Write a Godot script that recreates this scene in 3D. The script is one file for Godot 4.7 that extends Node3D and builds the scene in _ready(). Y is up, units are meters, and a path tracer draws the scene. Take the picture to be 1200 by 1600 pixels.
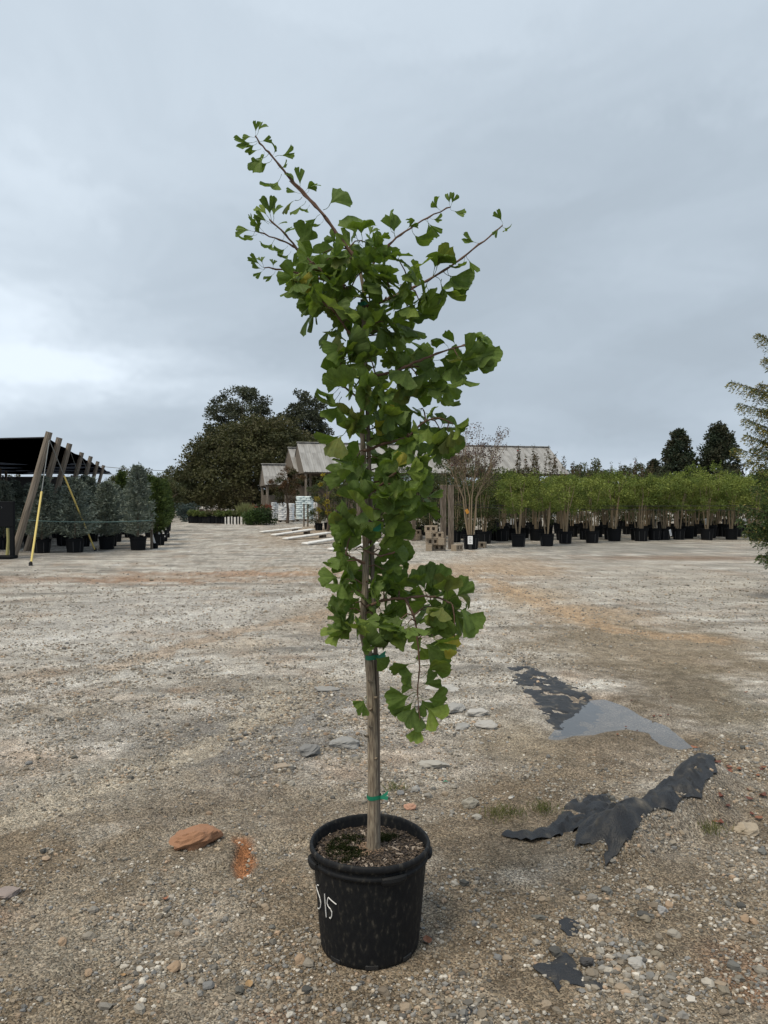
extends Node3D

# ---------------------------------------------------------------- camera model (pixels of the 1200 x 1600 photograph -> rays)
const F := 1180.0
const EYE := Vector3(0, 1.62, 0)
const PITCH := -0.0195
const PD := 2.73            # distance of the potted ginkgo
const POT := Vector3(-0.052, 0, -2.73)
const H_POT := 0.375

var taken := {}
var M := {}
var rng := RandomNumberGenerator.new()
var nz := FastNoiseLite.new()
var nf := FastNoiseLite.new()
var blobs := []
var puddle := PackedVector2Array()
var ridge := PackedVector3Array()
const WATER := -0.022

func ray(px: float, py: float) -> Vector3:
	return Vector3((px - 600.0) / F, -(py - 800.0) / F, -1.0).rotated(Vector3.RIGHT, PITCH)
func gp(px: float, py: float, h := 0.0) -> Vector3:
	var r := ray(px, py)
	return EYE + r * ((h - EYE.y) / r.y)
func at(px: float, py: float, d: float) -> Vector3:
	var r := ray(px, py)
	return EYE + r * (d / -r.z)
func gx(px: float, d: float) -> float:
	return (px - 600.0) / F * d

# ---------------------------------------------------------------- mesh builder
class MB:
	var v := PackedVector3Array()
	var n := PackedVector3Array()
	var t := PackedVector2Array()
	var c := PackedColorArray()
	var x := PackedInt32Array()
	var col := Color.WHITE
	func vert(p: Vector3, nn: Vector3, uv := Vector2.ZERO) -> int:
		v.append(p); n.append(nn); t.append(uv); c.append(col)
		return v.size() - 1
	func tri(a: Vector3, b: Vector3, d: Vector3) -> void:
		var nn := (d - a).cross(b - a).normalized()
		var k := v.size()
		v.append(a); v.append(b); v.append(d)
		for i in 3:
			n.append(nn); c.append(col)
		t.append(Vector2(0, 0)); t.append(Vector2(1, 0)); t.append(Vector2(1, 1))
		x.append(k); x.append(k + 1); x.append(k + 2)
	func quad(a: Vector3, b: Vector3, d: Vector3, e: Vector3, s := 1.0, u := 1.0) -> void:
		var nn := (d - a).cross(b - a).normalized()
		var k := v.size()
		v.append(a); v.append(b); v.append(d); v.append(e)
		for i in 4:
			n.append(nn); c.append(col)
		t.append(Vector2(0, 0)); t.append(Vector2(s, 0)); t.append(Vector2(s, u)); t.append(Vector2(0, u))
		x.append(k); x.append(k + 1); x.append(k + 2); x.append(k); x.append(k + 2); x.append(k + 3)
	func leaf(p: Vector3, dir: Vector3, side: Vector3) -> void:      # a pointed leaf, folded a little along its midrib
		var up := dir.cross(side).normalized() * side.length() * 0.35
		var k := v.size()
		var nn := dir.cross(side).normalized()
		var m := p + dir * 0.5
		v.append(p); v.append(m + side + up); v.append(p + dir); v.append(m - side + up)
		for i in 4:
			n.append(nn); c.append(col)
		t.append(Vector2(0.5, 0)); t.append(Vector2(1, 0.5)); t.append(Vector2(0.5, 1)); t.append(Vector2(0, 0.5))
		x.append(k); x.append(k + 1); x.append(k + 2); x.append(k); x.append(k + 2); x.append(k + 3)
	func tube(pts: PackedVector3Array, rad: PackedFloat32Array, sides := 8, cap := true, vs := 1.0) -> void:
		var k0 := v.size()
		var along := 0.0
		var ref := Vector3(0.13, 0.21, 0.97)
		for i in pts.size():
			var d := (pts[mini(i + 1, pts.size() - 1)] - pts[maxi(i - 1, 0)]).normalized()
			if i > 0: along += pts[i].distance_to(pts[i - 1])
			var a := d.cross(ref).normalized()
			if a.length() < 0.5: a = d.cross(Vector3.RIGHT).normalized()
			var b := a.cross(d).normalized()
			for s in sides + 1:
				var w := TAU * s / sides
				var nn := a * cos(w) + b * sin(w)
				vert(pts[i] + nn * rad[i], nn, Vector2(float(s) / sides, along * vs))
		for i in pts.size() - 1:
			for s in sides:
				var q := k0 + i * (sides + 1) + s
				var r := q + sides + 1
				x.append_array([q, q + 1, r, q + 1, r + 1, r])
		if cap:
			for e in [0, pts.size() - 1]:
				var d: Vector3 = (pts[e] - pts[1 if e == 0 else e - 1]).normalized()
				var m := vert(pts[e], d, Vector2(0.5, 0.5))
				var k1 := v.size()
				for s in sides + 1:
					vert(v[k0 + e * (sides + 1) + s], d, Vector2(0.5 + 0.5 * cos(TAU * s / sides), 0.5 + 0.5 * sin(TAU * s / sides)))
				for s in sides:
					x.append_array([m, k1 + s, k1 + s + 1] if e == 0 else [m, k1 + s + 1, k1 + s])
	func lathe(prof: PackedVector2Array, seg := 24, o := Vector3.ZERO, a0 := 0.0, a1 := TAU, smooth := true) -> void:
		var k0 := v.size()
		var along := 0.0
		for i in prof.size():
			if i > 0: along += prof[i].distance_to(prof[i - 1])
			var tg := (prof[mini(i + 1, prof.size() - 1)] - prof[maxi(i - 1, 0)]).normalized()
			for s in seg + 1:
				var w := a0 + (a1 - a0) * s / seg
				var rd := Vector3(sin(w), 0, cos(w))
				vert(o + rd * prof[i].x + Vector3.UP * prof[i].y, (rd * tg.y - Vector3.UP * tg.x).normalized(), Vector2(float(s) / seg * 4.0, along * 3.0))
		for i in prof.size() - 1:
			for s in seg:
				var q := k0 + i * (seg + 1) + s
				var r := q + seg + 1
				x.append_array([q, r, q + 1, q + 1, r, r + 1])
	func bev(size: Vector3, b: float, tf := Transform3D.IDENTITY) -> void:     # a box with chamfered edges
		var h := size / 2
		var ax := [Vector3.RIGHT, Vector3.UP, Vector3.BACK]
		for f in 3:
			for s in [-1.0, 1.0]:
				var n0: Vector3 = ax[f] * s
				var u: Vector3 = ax[(f + 1) % 3]
				var w: Vector3 = ax[(f + 2) % 3]
				var hu: float = h[(f + 1) % 3] - b
				var hw: float = h[(f + 2) % 3] - b
				var o: Vector3 = n0 * h[f]
				_q(tf, o - u * hu - w * hw, o + u * hu - w * hw, o + u * hu + w * hw, o - u * hu + w * hw, n0, hu * 2, hw * 2)
		for f in 3:
			for s in [-1.0, 1.0]:
				for r in [-1.0, 1.0]:
					var e: Vector3 = ax[f] * (h[f] - b)
					var u2: Vector3 = ax[(f + 1) % 3] * s
					var w2: Vector3 = ax[(f + 2) % 3] * r
					var hu2: float = h[(f + 1) % 3]
					var hw2: float = h[(f + 2) % 3]
					var p := u2 * hu2 + w2 * (hw2 - b)
					var q := u2 * (hu2 - b) + w2 * hw2
					_q(tf, p - e, p + e, q + e, q - e, (u2 + w2).normalized(), (h[f] - b) * 2, b)
		for sx in [-1.0, 1.0]:
			for sy in [-1.0, 1.0]:
				for sz in [-1.0, 1.0]:
					var k := v.size()
					var nn := (tf.basis * Vector3(sx, sy, sz)).normalized()
					for p3 in [Vector3(h.x, h.y - b, h.z - b), Vector3(h.x - b, h.y, h.z - b), Vector3(h.x - b, h.y - b, h.z)]:
						vert(tf * (p3 * Vector3(sx, sy, sz)), nn)
					x.append_array([k, k + 1, k + 2] if sx * sy * sz < 0 else [k, k + 2, k + 1])
	func _q(tf: Transform3D, a: Vector3, b: Vector3, d: Vector3, e: Vector3, nn: Vector3, su: float, sv: float) -> void:
		var k := v.size()
		var n2 := (tf.basis * nn).normalized()
		vert(tf * a, n2, Vector2(0, 0)); vert(tf * b, n2, Vector2(su, 0)); vert(tf * d, n2, Vector2(su, sv)); vert(tf * e, n2, Vector2(0, sv))
		if (d - a).cross(b - a).dot(nn) > 0: x.append_array([k, k + 1, k + 2, k, k + 2, k + 3])
		else: x.append_array([k, k + 2, k + 1, k, k + 3, k + 2])
	func mesh() -> ArrayMesh:
		var a := []
		a.resize(Mesh.ARRAY_MAX)
		a[Mesh.ARRAY_VERTEX] = v; a[Mesh.ARRAY_NORMAL] = n; a[Mesh.ARRAY_TEX_UV] = t; a[Mesh.ARRAY_COLOR] = c; a[Mesh.ARRAY_INDEX] = x
		var m := ArrayMesh.new()
		m.add_surface_from_arrays(Mesh.PRIMITIVE_TRIANGLES, a)
		return m

# ---------------------------------------------------------------- naming
func numbered(s: String) -> String:
	var k: int = taken.get(s, 0)
	taken[s] = k + 1
	return s if k == 0 else "%s_%03d" % [s, k]
func thing(called: String, label: String, category: String, pos := Vector3.ZERO, group := "", turn := 0.0) -> Node3D:
	var o := Node3D.new()
	o.name = numbered(called)
	add_child(o)
	o.position = pos
	o.rotation.y = turn
	meta(o, label, category, group)
	return o
func meta(o: Node, label: String, category: String, group := "", kind := "") -> void:
	if label: o.set_meta("label", label)
	if category: o.set_meta("category", category)
	if group: o.set_meta("group", group)
	if kind: o.set_meta("kind", kind)
func part(mesh: Mesh, called: String, mat: Material, parent: Node, tf := Transform3D.IDENTITY) -> MeshInstance3D:
	var o := MeshInstance3D.new()
	o.name = called if parent != self else numbered(called)
	o.mesh = mesh
	o.material_override = mat
	o.transform = tf
	parent.add_child(o, true)
	return o
func copy(o: Node3D, pos: Vector3, turn := 0.0, sc := 1.0, label := "", group := "") -> Node3D:
	var c: Node3D = o.duplicate()
	c.name = numbered(str(o.name).trim_suffix("_proto"))
	add_child(c)
	c.position = pos
	c.rotation.y = turn
	c.scale = Vector3.ONE * sc
	if label: c.set_meta("label", label)
	if group: c.set_meta("group", group)
	return c

# ---------------------------------------------------------------- materials
func noise_tex(freq: float, stops: PackedFloat32Array, cols: PackedColorArray, size := 512, seed_ := 1, kind := FastNoiseLite.TYPE_SIMPLEX_SMOOTH, oct := 5, stretch := Vector2.ONE) -> ImageTexture:
	var fn := FastNoiseLite.new()
	fn.seed = seed_
	fn.noise_type = kind
	fn.frequency = freq
	fn.fractal_octaves = oct
	var g := Gradient.new()
	g.offsets = stops
	g.colors = cols
	var im: Image
	if stretch == Vector2.ONE:
		im = fn.get_seamless_image(size, size)
	else:
		im = fn.get_seamless_image(int(size / stretch.x), int(size / stretch.y))
		im.resize(size, size, Image.INTERPOLATE_CUBIC)
	im.convert(Image.FORMAT_L8)
	var src := im.get_data()
	var lut := PackedByteArray()
	for i in 256:
		var cc := g.sample(i / 255.0).linear_to_srgb()
		lut.append(int(clampf(cc.r, 0, 1) * 255)); lut.append(int(clampf(cc.g, 0, 1) * 255)); lut.append(int(clampf(cc.b, 0, 1) * 255))
	var out := PackedByteArray()
	out.resize(src.size() * 3)
	for i in src.size():
		var b := src[i] * 3
		out[i * 3] = lut[b]; out[i * 3 + 1] = lut[b + 1]; out[i * 3 + 2] = lut[b + 2]
	return ImageTexture.create_from_image(Image.create_from_data(size, size, false, Image.FORMAT_RGB8, out))
func bump_tex(freq: float, strength: float, size := 512, seed_ := 1, kind := FastNoiseLite.TYPE_SIMPLEX_SMOOTH, oct := 5, stretch := Vector2.ONE) -> ImageTexture:
	var fn := FastNoiseLite.new()
	fn.seed = seed_
	fn.noise_type = kind
	fn.frequency = freq
	fn.fractal_octaves = oct
	var im := fn.get_seamless_image(int(size / stretch.x), int(size / stretch.y))
	im.convert(Image.FORMAT_L8)
	if stretch != Vector2.ONE: im.resize(size, size, Image.INTERPOLATE_CUBIC)
	im.convert(Image.FORMAT_RGBA8)
	im.bump_map_to_normal_map(strength)
	return ImageTexture.create_from_image(im)
func mat(c: Color, rough := 0.8, tex: Texture2D = null, nrm: Texture2D = null, sc := 1.0, tri := false, vc := false) -> StandardMaterial3D:
	var m := StandardMaterial3D.new()
	m.albedo_color = c.linear_to_srgb()
	m.roughness = rough
	m.albedo_texture = tex
	if nrm:
		m.normal_enabled = true
		m.normal_texture = nrm
	m.uv1_triplanar = tri
	m.uv1_scale = Vector3.ONE * sc
	m.vertex_color_use_as_albedo = vc
	return m
func leafy(c: Color, back := 0.35, vc := true) -> StandardMaterial3D:
	var m := mat(c, 0.62, null, null, 1.0, false, vc)
	m.backlight_enabled = true
	m.backlight = Color(back * 1.3, back * 1.4, back * .7).linear_to_srgb()
	m.metallic_specular = 0.3
	m.cull_mode = BaseMaterial3D.CULL_DISABLED
	return m

func make_materials() -> void:
	var g3 := PackedFloat32Array([0.0, 0.35, 0.6, 1.0])
	M.bark = mat(Color.WHITE, 0.9, noise_tex(0.03, g3, [Color(.09, .07, .052), Color(.17, .135, .10), Color(.25, .205, .15), Color(.36, .31, .235)], 512, 3, FastNoiseLite.TYPE_SIMPLEX_SMOOTH, 5, Vector2(1, 5)), bump_tex(0.04, 5.0, 512, 4, FastNoiseLite.TYPE_SIMPLEX_SMOOTH, 4, Vector2(1, 4)), 1.0)
	M.bark.uv1_scale = Vector3(1, 5, 1)
	M.twig = mat(Color(.13, .075, .05), 0.8)
	M.stem = mat(Color(.24, .185, .12), 0.85)
	M.stem_dark = mat(Color(.16, .125, .09), 0.9)
	M.far_bark = mat(Color(.10, .075, .055), 0.95)
	M.stake = mat(Color.WHITE, 0.85, noise_tex(0.05, g3, [Color(.07, .055, .045), Color(.13, .105, .085), Color(.19, .155, .125), Color(.25, .21, .17)], 256, 13, FastNoiseLite.TYPE_SIMPLEX_SMOOTH, 4, Vector2(1, 8)))
	M.timber = mat(Color.WHITE, 0.9, noise_tex(0.03, g3, [Color(.05, .04, .032), Color(.10, .080, .062), Color(.15, .122, .096), Color(.23, .195, .16)], 512, 23, FastNoiseLite.TYPE_SIMPLEX_SMOOTH, 5, Vector2(1, 10)), bump_tex(0.04, 4.0, 512, 24, FastNoiseLite.TYPE_SIMPLEX_SMOOTH, 4, Vector2(1, 10)), 1.4, true)
	M.pole = mat(Color.WHITE, 0.92, noise_tex(0.03, g3, [Color(.08, .065, .05), Color(.15, .125, .10), Color(.22, .185, .15), Color(.30, .26, .22)], 512, 33, FastNoiseLite.TYPE_SIMPLEX_SMOOTH, 5, Vector2(1, 8)), bump_tex(0.04, 5.0, 512, 34, FastNoiseLite.TYPE_SIMPLEX_SMOOTH, 4, Vector2(1, 8)))
	M.plastic = mat(Color.WHITE, 0.5, noise_tex(0.013, PackedFloat32Array([0, .5, .68, .8, 1]), [Color(.008, .009, .011), Color(.011, .012, .014), Color(.016, .0165, .017), Color(.034, .032, .029), Color(.085, .078, .067)], 1024, 41, FastNoiseLite.TYPE_SIMPLEX_SMOOTH, 6, Vector2(1, 2)), bump_tex(0.02, 0.7, 512, 42))
	M.plastic.metallic_specular = 0.3
	M.plastic.roughness = 0.6
	M.orange = mat(Color(.55, .25, .03), .6)
	M.far_pot = mat(Color(.009, .010, .012), 0.6)
	M.far_pot.metallic_specular = 0.2
	M.paint = mat(Color(.72, .72, .70), 0.7)
	M.tie = mat(Color(.005, .17, .095), 0.4)
	M.soil = mat(Color.WHITE, 0.98, noise_tex(0.05, g3, [Color(.012, .009, .007), Color(.03, .022, .016), Color(.06, .045, .033), Color(.13, .10, .075)], 512, 51), bump_tex(0.06, 8.0, 512, 52), 6.0, true)
	M.chips = mat(Color.WHITE, 0.9, null, null, 1.0, false, true)
	M.moss = leafy(Color(.09, .12, .045), 0.2, true)
	M.fabric = mat(Color.WHITE, 0.6, noise_tex(0.008, PackedFloat32Array([0, .45, .64, .76, 1]), [Color(.017, .018, .022), Color(.022, .024, .028), Color(.030, .031, .034), Color(.065, .060, .052), Color(.20, .17, .13)], 1024, 61, FastNoiseLite.TYPE_SIMPLEX_SMOOTH, 6), bump_tex(0.25, 1.6, 512, 62, FastNoiseLite.TYPE_SIMPLEX, 2), 0.9, true)
	M.fabric.metallic_specular = 0.45
	M.fabric.roughness = 0.55
	M.shade = mat(Color(.022, .023, .027), 0.9)
	M.shade.backlight_enabled = true
	M.shade.backlight = Color(.09, .095, .11).linear_to_srgb()
	M.rock = mat(Color.WHITE, 0.9, noise_tex(0.02, g3, [Color(.55, .53, .50), Color(.8, .79, .77), Color(.95, .94, .92), Color(1, 1, 1)], 512, 71), bump_tex(0.03, 6.0, 512, 72), 5.0, true, true)
	M.rock.cull_mode = BaseMaterial3D.CULL_DISABLED
	M.orange_rock = mat(Color.WHITE, 0.92, noise_tex(0.022, g3, [Color(.14, .06, .032), Color(.25, .12, .065), Color(.33, .175, .10), Color(.42, .29, .21)], 512, 73), bump_tex(0.03, 7.0, 512, 74), 6.0, true)
	M.gravel = mat(Color.WHITE, 0.92, null, null, 1.0, false, true)
	M.metal_roof = mat(Color.WHITE, 0.55, noise_tex(0.012, g3, [Color(.19, .18, .17), Color(.25, .245, .235), Color(.30, .295, .285), Color(.35, .345, .335)], 512, 81, FastNoiseLite.TYPE_SIMPLEX_SMOOTH, 5, Vector2(1, 6)), null, 0.35, true)
	M.dark_wall = mat(Color(.15, .125, .10), 0.9)
	M.white_paint = mat(Color.WHITE, 0.75, noise_tex(0.02, g3, [Color(.38, .36, .33), Color(.62, .61, .58), Color(.72, .71, .69), Color(.78, .77, .75)], 256, 83), null, 1.0, true)
	M.bag = mat(Color.WHITE, 0.45, noise_tex(0.03, g3, [Color(.55, .58, .62), Color(.70, .73, .76), Color(.78, .80, .82), Color(.84, .85, .86)], 256, 85), bump_tex(0.03, 5.0, 256, 86), 2.0, true)
	M.bag_mint = mat(Color(.90, 1.0, 1.0), 0.45, M.bag.albedo_texture, M.bag.normal_texture, 2.0, true)
	M.block = mat(Color.WHITE, 0.95, noise_tex(0.06, g3, [Color(.17, .13, .095), Color(.27, .215, .16), Color(.34, .28, .21), Color(.42, .355, .28)], 256, 87), bump_tex(0.1, 4.0, 256, 88), 3.0, true)
	M.grey_block = mat(Color(.62, .68, .75), 0.95, M.block.albedo_texture, M.block.normal_texture, 3.0, true)
	M.yellow = mat(Color(.60, .47, .14), 0.5)
	M.old_yellow = mat(Color(.33, .31, .13), 0.6)
	M.cable = mat(Color(.16, .17, .17), 0.5)
	M.black_wire = mat(Color(.015, .015, .016), 0.6)
	M.rope = mat(Color(.05, .10, .10), 0.7)
	M.card = mat(Color(.78, .79, .80), 0.5)
	M.ink = mat(Color(.12, .12, .13), 0.7)
	M.hub = mat(Color(.55, .55, .52), 0.6)
	var w := StandardMaterial3D.new()
	w.albedo_color = Color(.30, .27, .22, 0.35)
	w.transparency = BaseMaterial3D.TRANSPARENCY_ALPHA
	w.roughness = 0.02
	w.metallic_specular = 1.0
	w.clearcoat_enabled = true
	w.clearcoat = 1.0
	w.clearcoat_roughness = 0.02
	M.water = w
	M.conifer = leafy(Color.WHITE, 0.12)
	M.foliage = leafy(Color.WHITE, 0.3)
	M.dead = mat(Color.WHITE, 0.85, null, null, 1.0, false, true)
	M.grass = leafy(Color.WHITE, 0.3)

# ---------------------------------------------------------------- ground shape and colour
func seg_dist(p: Vector2, a: Vector2, b: Vector2) -> float:
	var ab := b - a
	return p.distance_to(a + ab * clampf((p - a).dot(ab) / ab.length_squared(), 0, 1))
func poly_sd(p: Vector2, poly: PackedVector2Array) -> float:
	var d := 1e9
	for i in poly.size():
		d = minf(d, seg_dist(p, poly[i], poly[(i + 1) % poly.size()]))
	return -d if Geometry2D.is_point_in_polygon(p, poly) else d
func gh(x: float, z: float) -> float:
	var far := clampf((-z - 7.0) / 7.0, 0, 1)
	var h := nz.get_noise_2d(x * 9, z * 9) * 0.022 + nz.get_noise_2d(x * 40 + 90, z * 40) * 0.010
	h += nf.get_noise_2d(x * 150, z * 150) * 0.007 * (1.0 - clampf((-z - 4.0) / 4.0, 0, 1))
	var r := Vector2(x - POT.x, z - POT.z).length()
	h *= smoothstep(0.16, 0.5, r) * (1.0 - far)
	for t in tracks:
		var ta := track_amount(t, Vector2(x, z))
		if ta > 0: h -= 0.016 * ta * (1.0 - far)
	if x > 0.4 and x < 3.4 and z < -3.0 and z > -8.0:
		var p := Vector2(x, z)
		var dr := 1e9
		for i in ridge.size() - 1:
			dr = minf(dr, seg_dist(p, Vector2(ridge[i].x, ridge[i].z), Vector2(ridge[i + 1].x, ridge[i + 1].z)))
		h += 0.15 * exp(-pow(dr / 0.15, 2))
		if z < -4.4:
			var sd := poly_sd(p, puddle)
			if sd < 0.6:
				var pool := WATER - clampf(-sd * 0.22, -0.03, 0.03) + nf.get_noise_2d(x * 60, z * 60) * 0.004
				h = lerpf(pool, h, smoothstep(0.02, 0.6, sd))
	return h
var tracks := []
func add_track(a: Array, wide: float, c: Color, w: float) -> void:
	var pts := PackedVector2Array()
	for q in a:
		var g := gp(q[0], q[1])
		pts.append(Vector2(g.x, g.z))
	var bb := Rect2(pts[0], Vector2.ZERO)
	for q in pts: bb = bb.expand(q)
	tracks.append([pts, wide, c, w, bb.grow(wide * 2.5)])
func track_amount(t: Array, p: Vector2) -> float:
	if not (t[4] as Rect2).has_point(p): return 0.0
	var d := 1e9
	for i in t[0].size() - 1: d = minf(d, seg_dist(p, t[0][i], t[0][i + 1]))
	return 1.0 - smoothstep(t[1] * .45, t[1] * 1.1, d + nf.get_noise_2d(p.x * 60, p.y * 60) * t[1] * .9)
func add_blob(px: float, py: float, rx: float, ry: float, c: Color, w := 0.85, rough := 0.6) -> void:
	var g := gp(px, py)
	var near := gp(px, py + ry)
	var far := gp(px, maxf(py - ry, 800))
	blobs.append([g.x, (near.z + far.z) / 2, rx * -g.z / F, maxf(0.02, absf(near.z - far.z) / 2), c, w, rough])
func ground_color(x: float, z: float) -> Color:
	var d := -z
	var pale := Color(.395, .372, .335)
	var dirt := Color(.190, .154, .112)
	var n1 := nz.get_noise_2d(x * 14 + 40, z * 14)
	var n2 := nf.get_noise_2d(x * 25, z * 25)
	var n3 := nf.get_noise_2d(x * 120 + 7, z * 120)
	var k := smoothstep(3.4, 6.6, d + n1 * 2.5 + n2 * 0.8)
	var c := dirt.lerp(pale, k)
	# noise: streaks of washed pale fines and of darker crushed stone, as the photograph shows lying on the yard
	var fines := nf.get_noise_2d(x * 5 + z * 2.0, z * 26) * 0.9 + nz.get_noise_2d(x * 9, z * 40 + x * 7) * 0.9 + nf.get_noise_2d(x * 40, z * 70 + 33) * .6
	var washed := Color(.57, .55, .51)
	var crushed := Color(.165, .158, .145)
	c = c.lerp(washed, clampf(fines * 1.25 - .05, 0, 1) * 0.9 * k)
	c = c.lerp(crushed, clampf(-fines * 1.25 - 0.05, 0, 1) * 0.85 * k)
	c = c.lerp(Color(.30, .205, .13), clampf(n1 * 1.6 - 0.25, 0, 1) * 0.6 * k)
	c = c.lerp(Color(.29, .265, .225), clampf(n2 * 1.4 + n1 * .5, 0, 1) * (1.0 - k) * .7)
	for b in blobs:
		var dx: float = (x - b[0]) / b[2]
		var dz: float = (z - b[1]) / b[3]
		var q := dx * dx + dz * dz
		if q > 4.0: continue
		var wgt: float = 1.0 - smoothstep(0.35, 1.15, sqrt(q) + (n2 * 0.7 + n1 * 0.4 + n3 * 0.3) * b[6])
		c = c.lerp(b[4], wgt * b[5])
	for t in tracks:
		var ta := track_amount(t, Vector2(x, z))
		if ta > 0: c = c.lerp(t[2], ta * t[3])
	var v := 1.0 + n2 * 0.16 + n3 * 0.42
	v /= 0.58          # the gravel texture averages this much
	return Color(c.r * v, c.g * v, c.b * v)
func gravel_amount(px: float, py: float) -> float:
	var a := 0.26
	for e in GRAVEL:
		var dx: float = (px - e[0]) / e[2]
		var dy: float = (py - e[1]) / e[3]
		var q := dx * dx + dy * dy
		if q < 1.0: a += (1.0 - q) * e[4]
	return a
const GRAVEL := [[330, 1480, 210, 130, 0.9], [120, 1120, 320, 130, 0.5], [470, 1140, 170, 110, 1.3], [620, 1240, 90, 60, .7], [1060, 1350, 180, 90, 1.0], [960, 1470, 130, 90, 1.3],
	[1120, 1520, 200, 120, .6], [860, 1550, 220, 90, .9], [720, 1400, 80, 60, .6], [800, 1215, 220, 40, .7], [1150, 1210, 110, 60, 1.2], [700, 1130, 90, 60, .9], [560, 1560, 300, 60, .5], [800, 1040, 100, 40, .5],
	[60, 1380, 160, 100, .3], [820, 1300, 90, 70, -.3], [250, 1290, 180, 70, -.15], [400, 1380, 80, 50, -.15], [960, 1130, 190, 60, -.6], [1090, 1050, 240, 90, -.25], [760, 1180, 110, 50, -.25], [740, 1310, 110, 60, -.2], [960, 1390, 160, 40, -.15]]

func px_of(p: Vector3) -> Vector2:
	var q := (p - EYE).rotated(Vector3.RIGHT, -PITCH)
	return Vector2(600 + q.x / -q.z * F, 800 - q.y / -q.z * F)

func make_ground_material() -> void:
	var cell := FastNoiseLite.new()
	cell.noise_type = FastNoiseLite.TYPE_CELLULAR
	cell.cellular_return_type = FastNoiseLite.RETURN_CELL_VALUE
	cell.frequency = 0.11
	cell.fractal_type = FastNoiseLite.FRACTAL_NONE
	cell.seed = 5
	var a := cell.get_seamless_image(1024, 1024, false, false, 0.04)
	cell.frequency = 0.26
	cell.seed = 6
	var b := cell.get_seamless_image(1024, 1024, false, false, 0.04)
	cell.frequency = 0.11
	cell.seed = 5
	cell.cellular_return_type = FastNoiseLite.RETURN_DISTANCE2_SUB
	var e := cell.get_seamless_image(1024, 1024, false, false, 0.04)
	cell.frequency = 0.26
	cell.seed = 6
	var e2 := cell.get_seamless_image(1024, 1024, false, false, 0.04)
	var fb := FastNoiseLite.new()
	fb.frequency = 0.012
	fb.fractal_octaves = 5
	fb.seed = 8
	var m := fb.get_seamless_image(1024, 1024)
	for im in [a, b, e, e2, m]: im.convert(Image.FORMAT_L8)
	var da := a.get_data()
	var db := b.get_data()
	var de := e.get_data()
	var de2 := e2.get_data()
	var dm := m.get_data()
	var out := PackedByteArray()
	out.resize(1024 * 1024 * 3)
	var hb := PackedByteArray()
	hb.resize(1024 * 1024)
	for i in 1024 * 1024:
		var stone := da[i] / 255.0
		var fine := db[i] / 255.0
		var mask := dm[i] / 255.0
		var big := 1.0 if stone > 0.60 + (0.5 - mask) * 0.7 else 0.0
		var edge := minf(1.0, de[i] / 255.0 * 3.0)
		var v: float
		var warm := 0.0
		if big > 0 and edge > 0.25:
			var q := fmod(stone * 37.0, 1.0)
			v = 0.62 + 0.75 * q * q + (0.35 if q > 0.9 else 0.0)
			warm = fmod(stone * 91.0, 1.0) * 0.12 - 0.05
			hb[i] = int(90 + 150 * edge)
		else:
			v = 0.95 + 1.5 * (fine - 0.5) + (mask - 0.5) * 0.4
			if fine > 0.93: v += 0.3
			warm = (fmod(fine * 53.0, 1.0) - 0.5) * 0.08 + 0.02
			hb[i] = int(40 + 60 * minf(1.0, de2[i] / 255.0 * 3.0) * fine + 30 * mask)
		v = pow(clampf(v * 0.58, 0.05, 1.0), 0.4545) * 255.0
		out[i * 3] = int(clampf(v * (1.0 + warm * .5), 0, 255)); out[i * 3 + 1] = int(clampf(v, 0, 255)); out[i * 3 + 2] = int(clampf(v * (1.0 - warm * .5), 0, 255))
	var hi := Image.create_from_data(1024, 1024, false, Image.FORMAT_L8, hb)
	hi.convert(Image.FORMAT_RGBA8)
	hi.bump_map_to_normal_map(5.0)
	var g := mat(Color.WHITE, 0.95, ImageTexture.create_from_image(Image.create_from_data(1024, 1024, false, Image.FORMAT_RGB8, out)), ImageTexture.create_from_image(hi), 1.0, false, true)
	g.metallic_specular = 0.3
	M.ground = g

func make_ground() -> void:
	var xs := PackedFloat32Array()
	var zs := PackedFloat32Array()
	var x := 0.0
	var half := PackedFloat32Array()
	while x < 420.0:
		half.append(x)
		x += 0.022 if x < 2.6 else 0.022 + (x - 2.6) * 0.036
	for i in range(half.size() - 1, 0, -1): xs.append(-half[i])
	xs.append_array(half)
	var z := 60.0
	while z > -420.0:
		zs.append(z)
		var d := -z
		if d < 1.2: z -= maxf(0.05, (1.2 - d) * 0.2)
		elif d < 7.0: z -= 0.02 + (d - 1.2) * 0.002
		else: z -= 0.032 + (d - 7.0) * 0.024
	var mb := MB.new()
	var nx := xs.size()
	var hs := PackedFloat32Array()
	for j in zs.size():
		for i in nx:
			hs.append(gh(xs[i], zs[j]) if zs[j] > -15 and absf(xs[i]) < 12 and zs[j] < 2 else 0.0)
	for j in zs.size():
		for i in nx:
			var k := j * nx + i
			var i0 := maxi(i - 1, 0)
			var i1 := mini(i + 1, nx - 1)
			var j0 := maxi(j - 1, 0)
			var j1 := mini(j + 1, zs.size() - 1)
			var sx := (hs[j * nx + i1] - hs[j * nx + i0]) / (xs[i1] - xs[i0])
			var sz := (hs[j1 * nx + i] - hs[j0 * nx + i]) / (zs[j1] - zs[j0])
			mb.col = ground_color(xs[i], zs[j]) if zs[j] < 6 else Color(.3, .27, .22)
			mb.vert(Vector3(xs[i], hs[k], zs[j]), Vector3(-sx, 1, -sz).normalized(), Vector2(xs[i], zs[j]) / 1.35)
	for j in zs.size() - 1:
		for i in nx - 1:
			var k := j * nx + i
			mb.x.append_array([k, k + nx, k + 1, k + 1, k + nx, k + nx + 1])
	var o := part(mb.mesh(), "ground", M.ground, self)
	meta(o, "", "", "", "structure")

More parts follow.
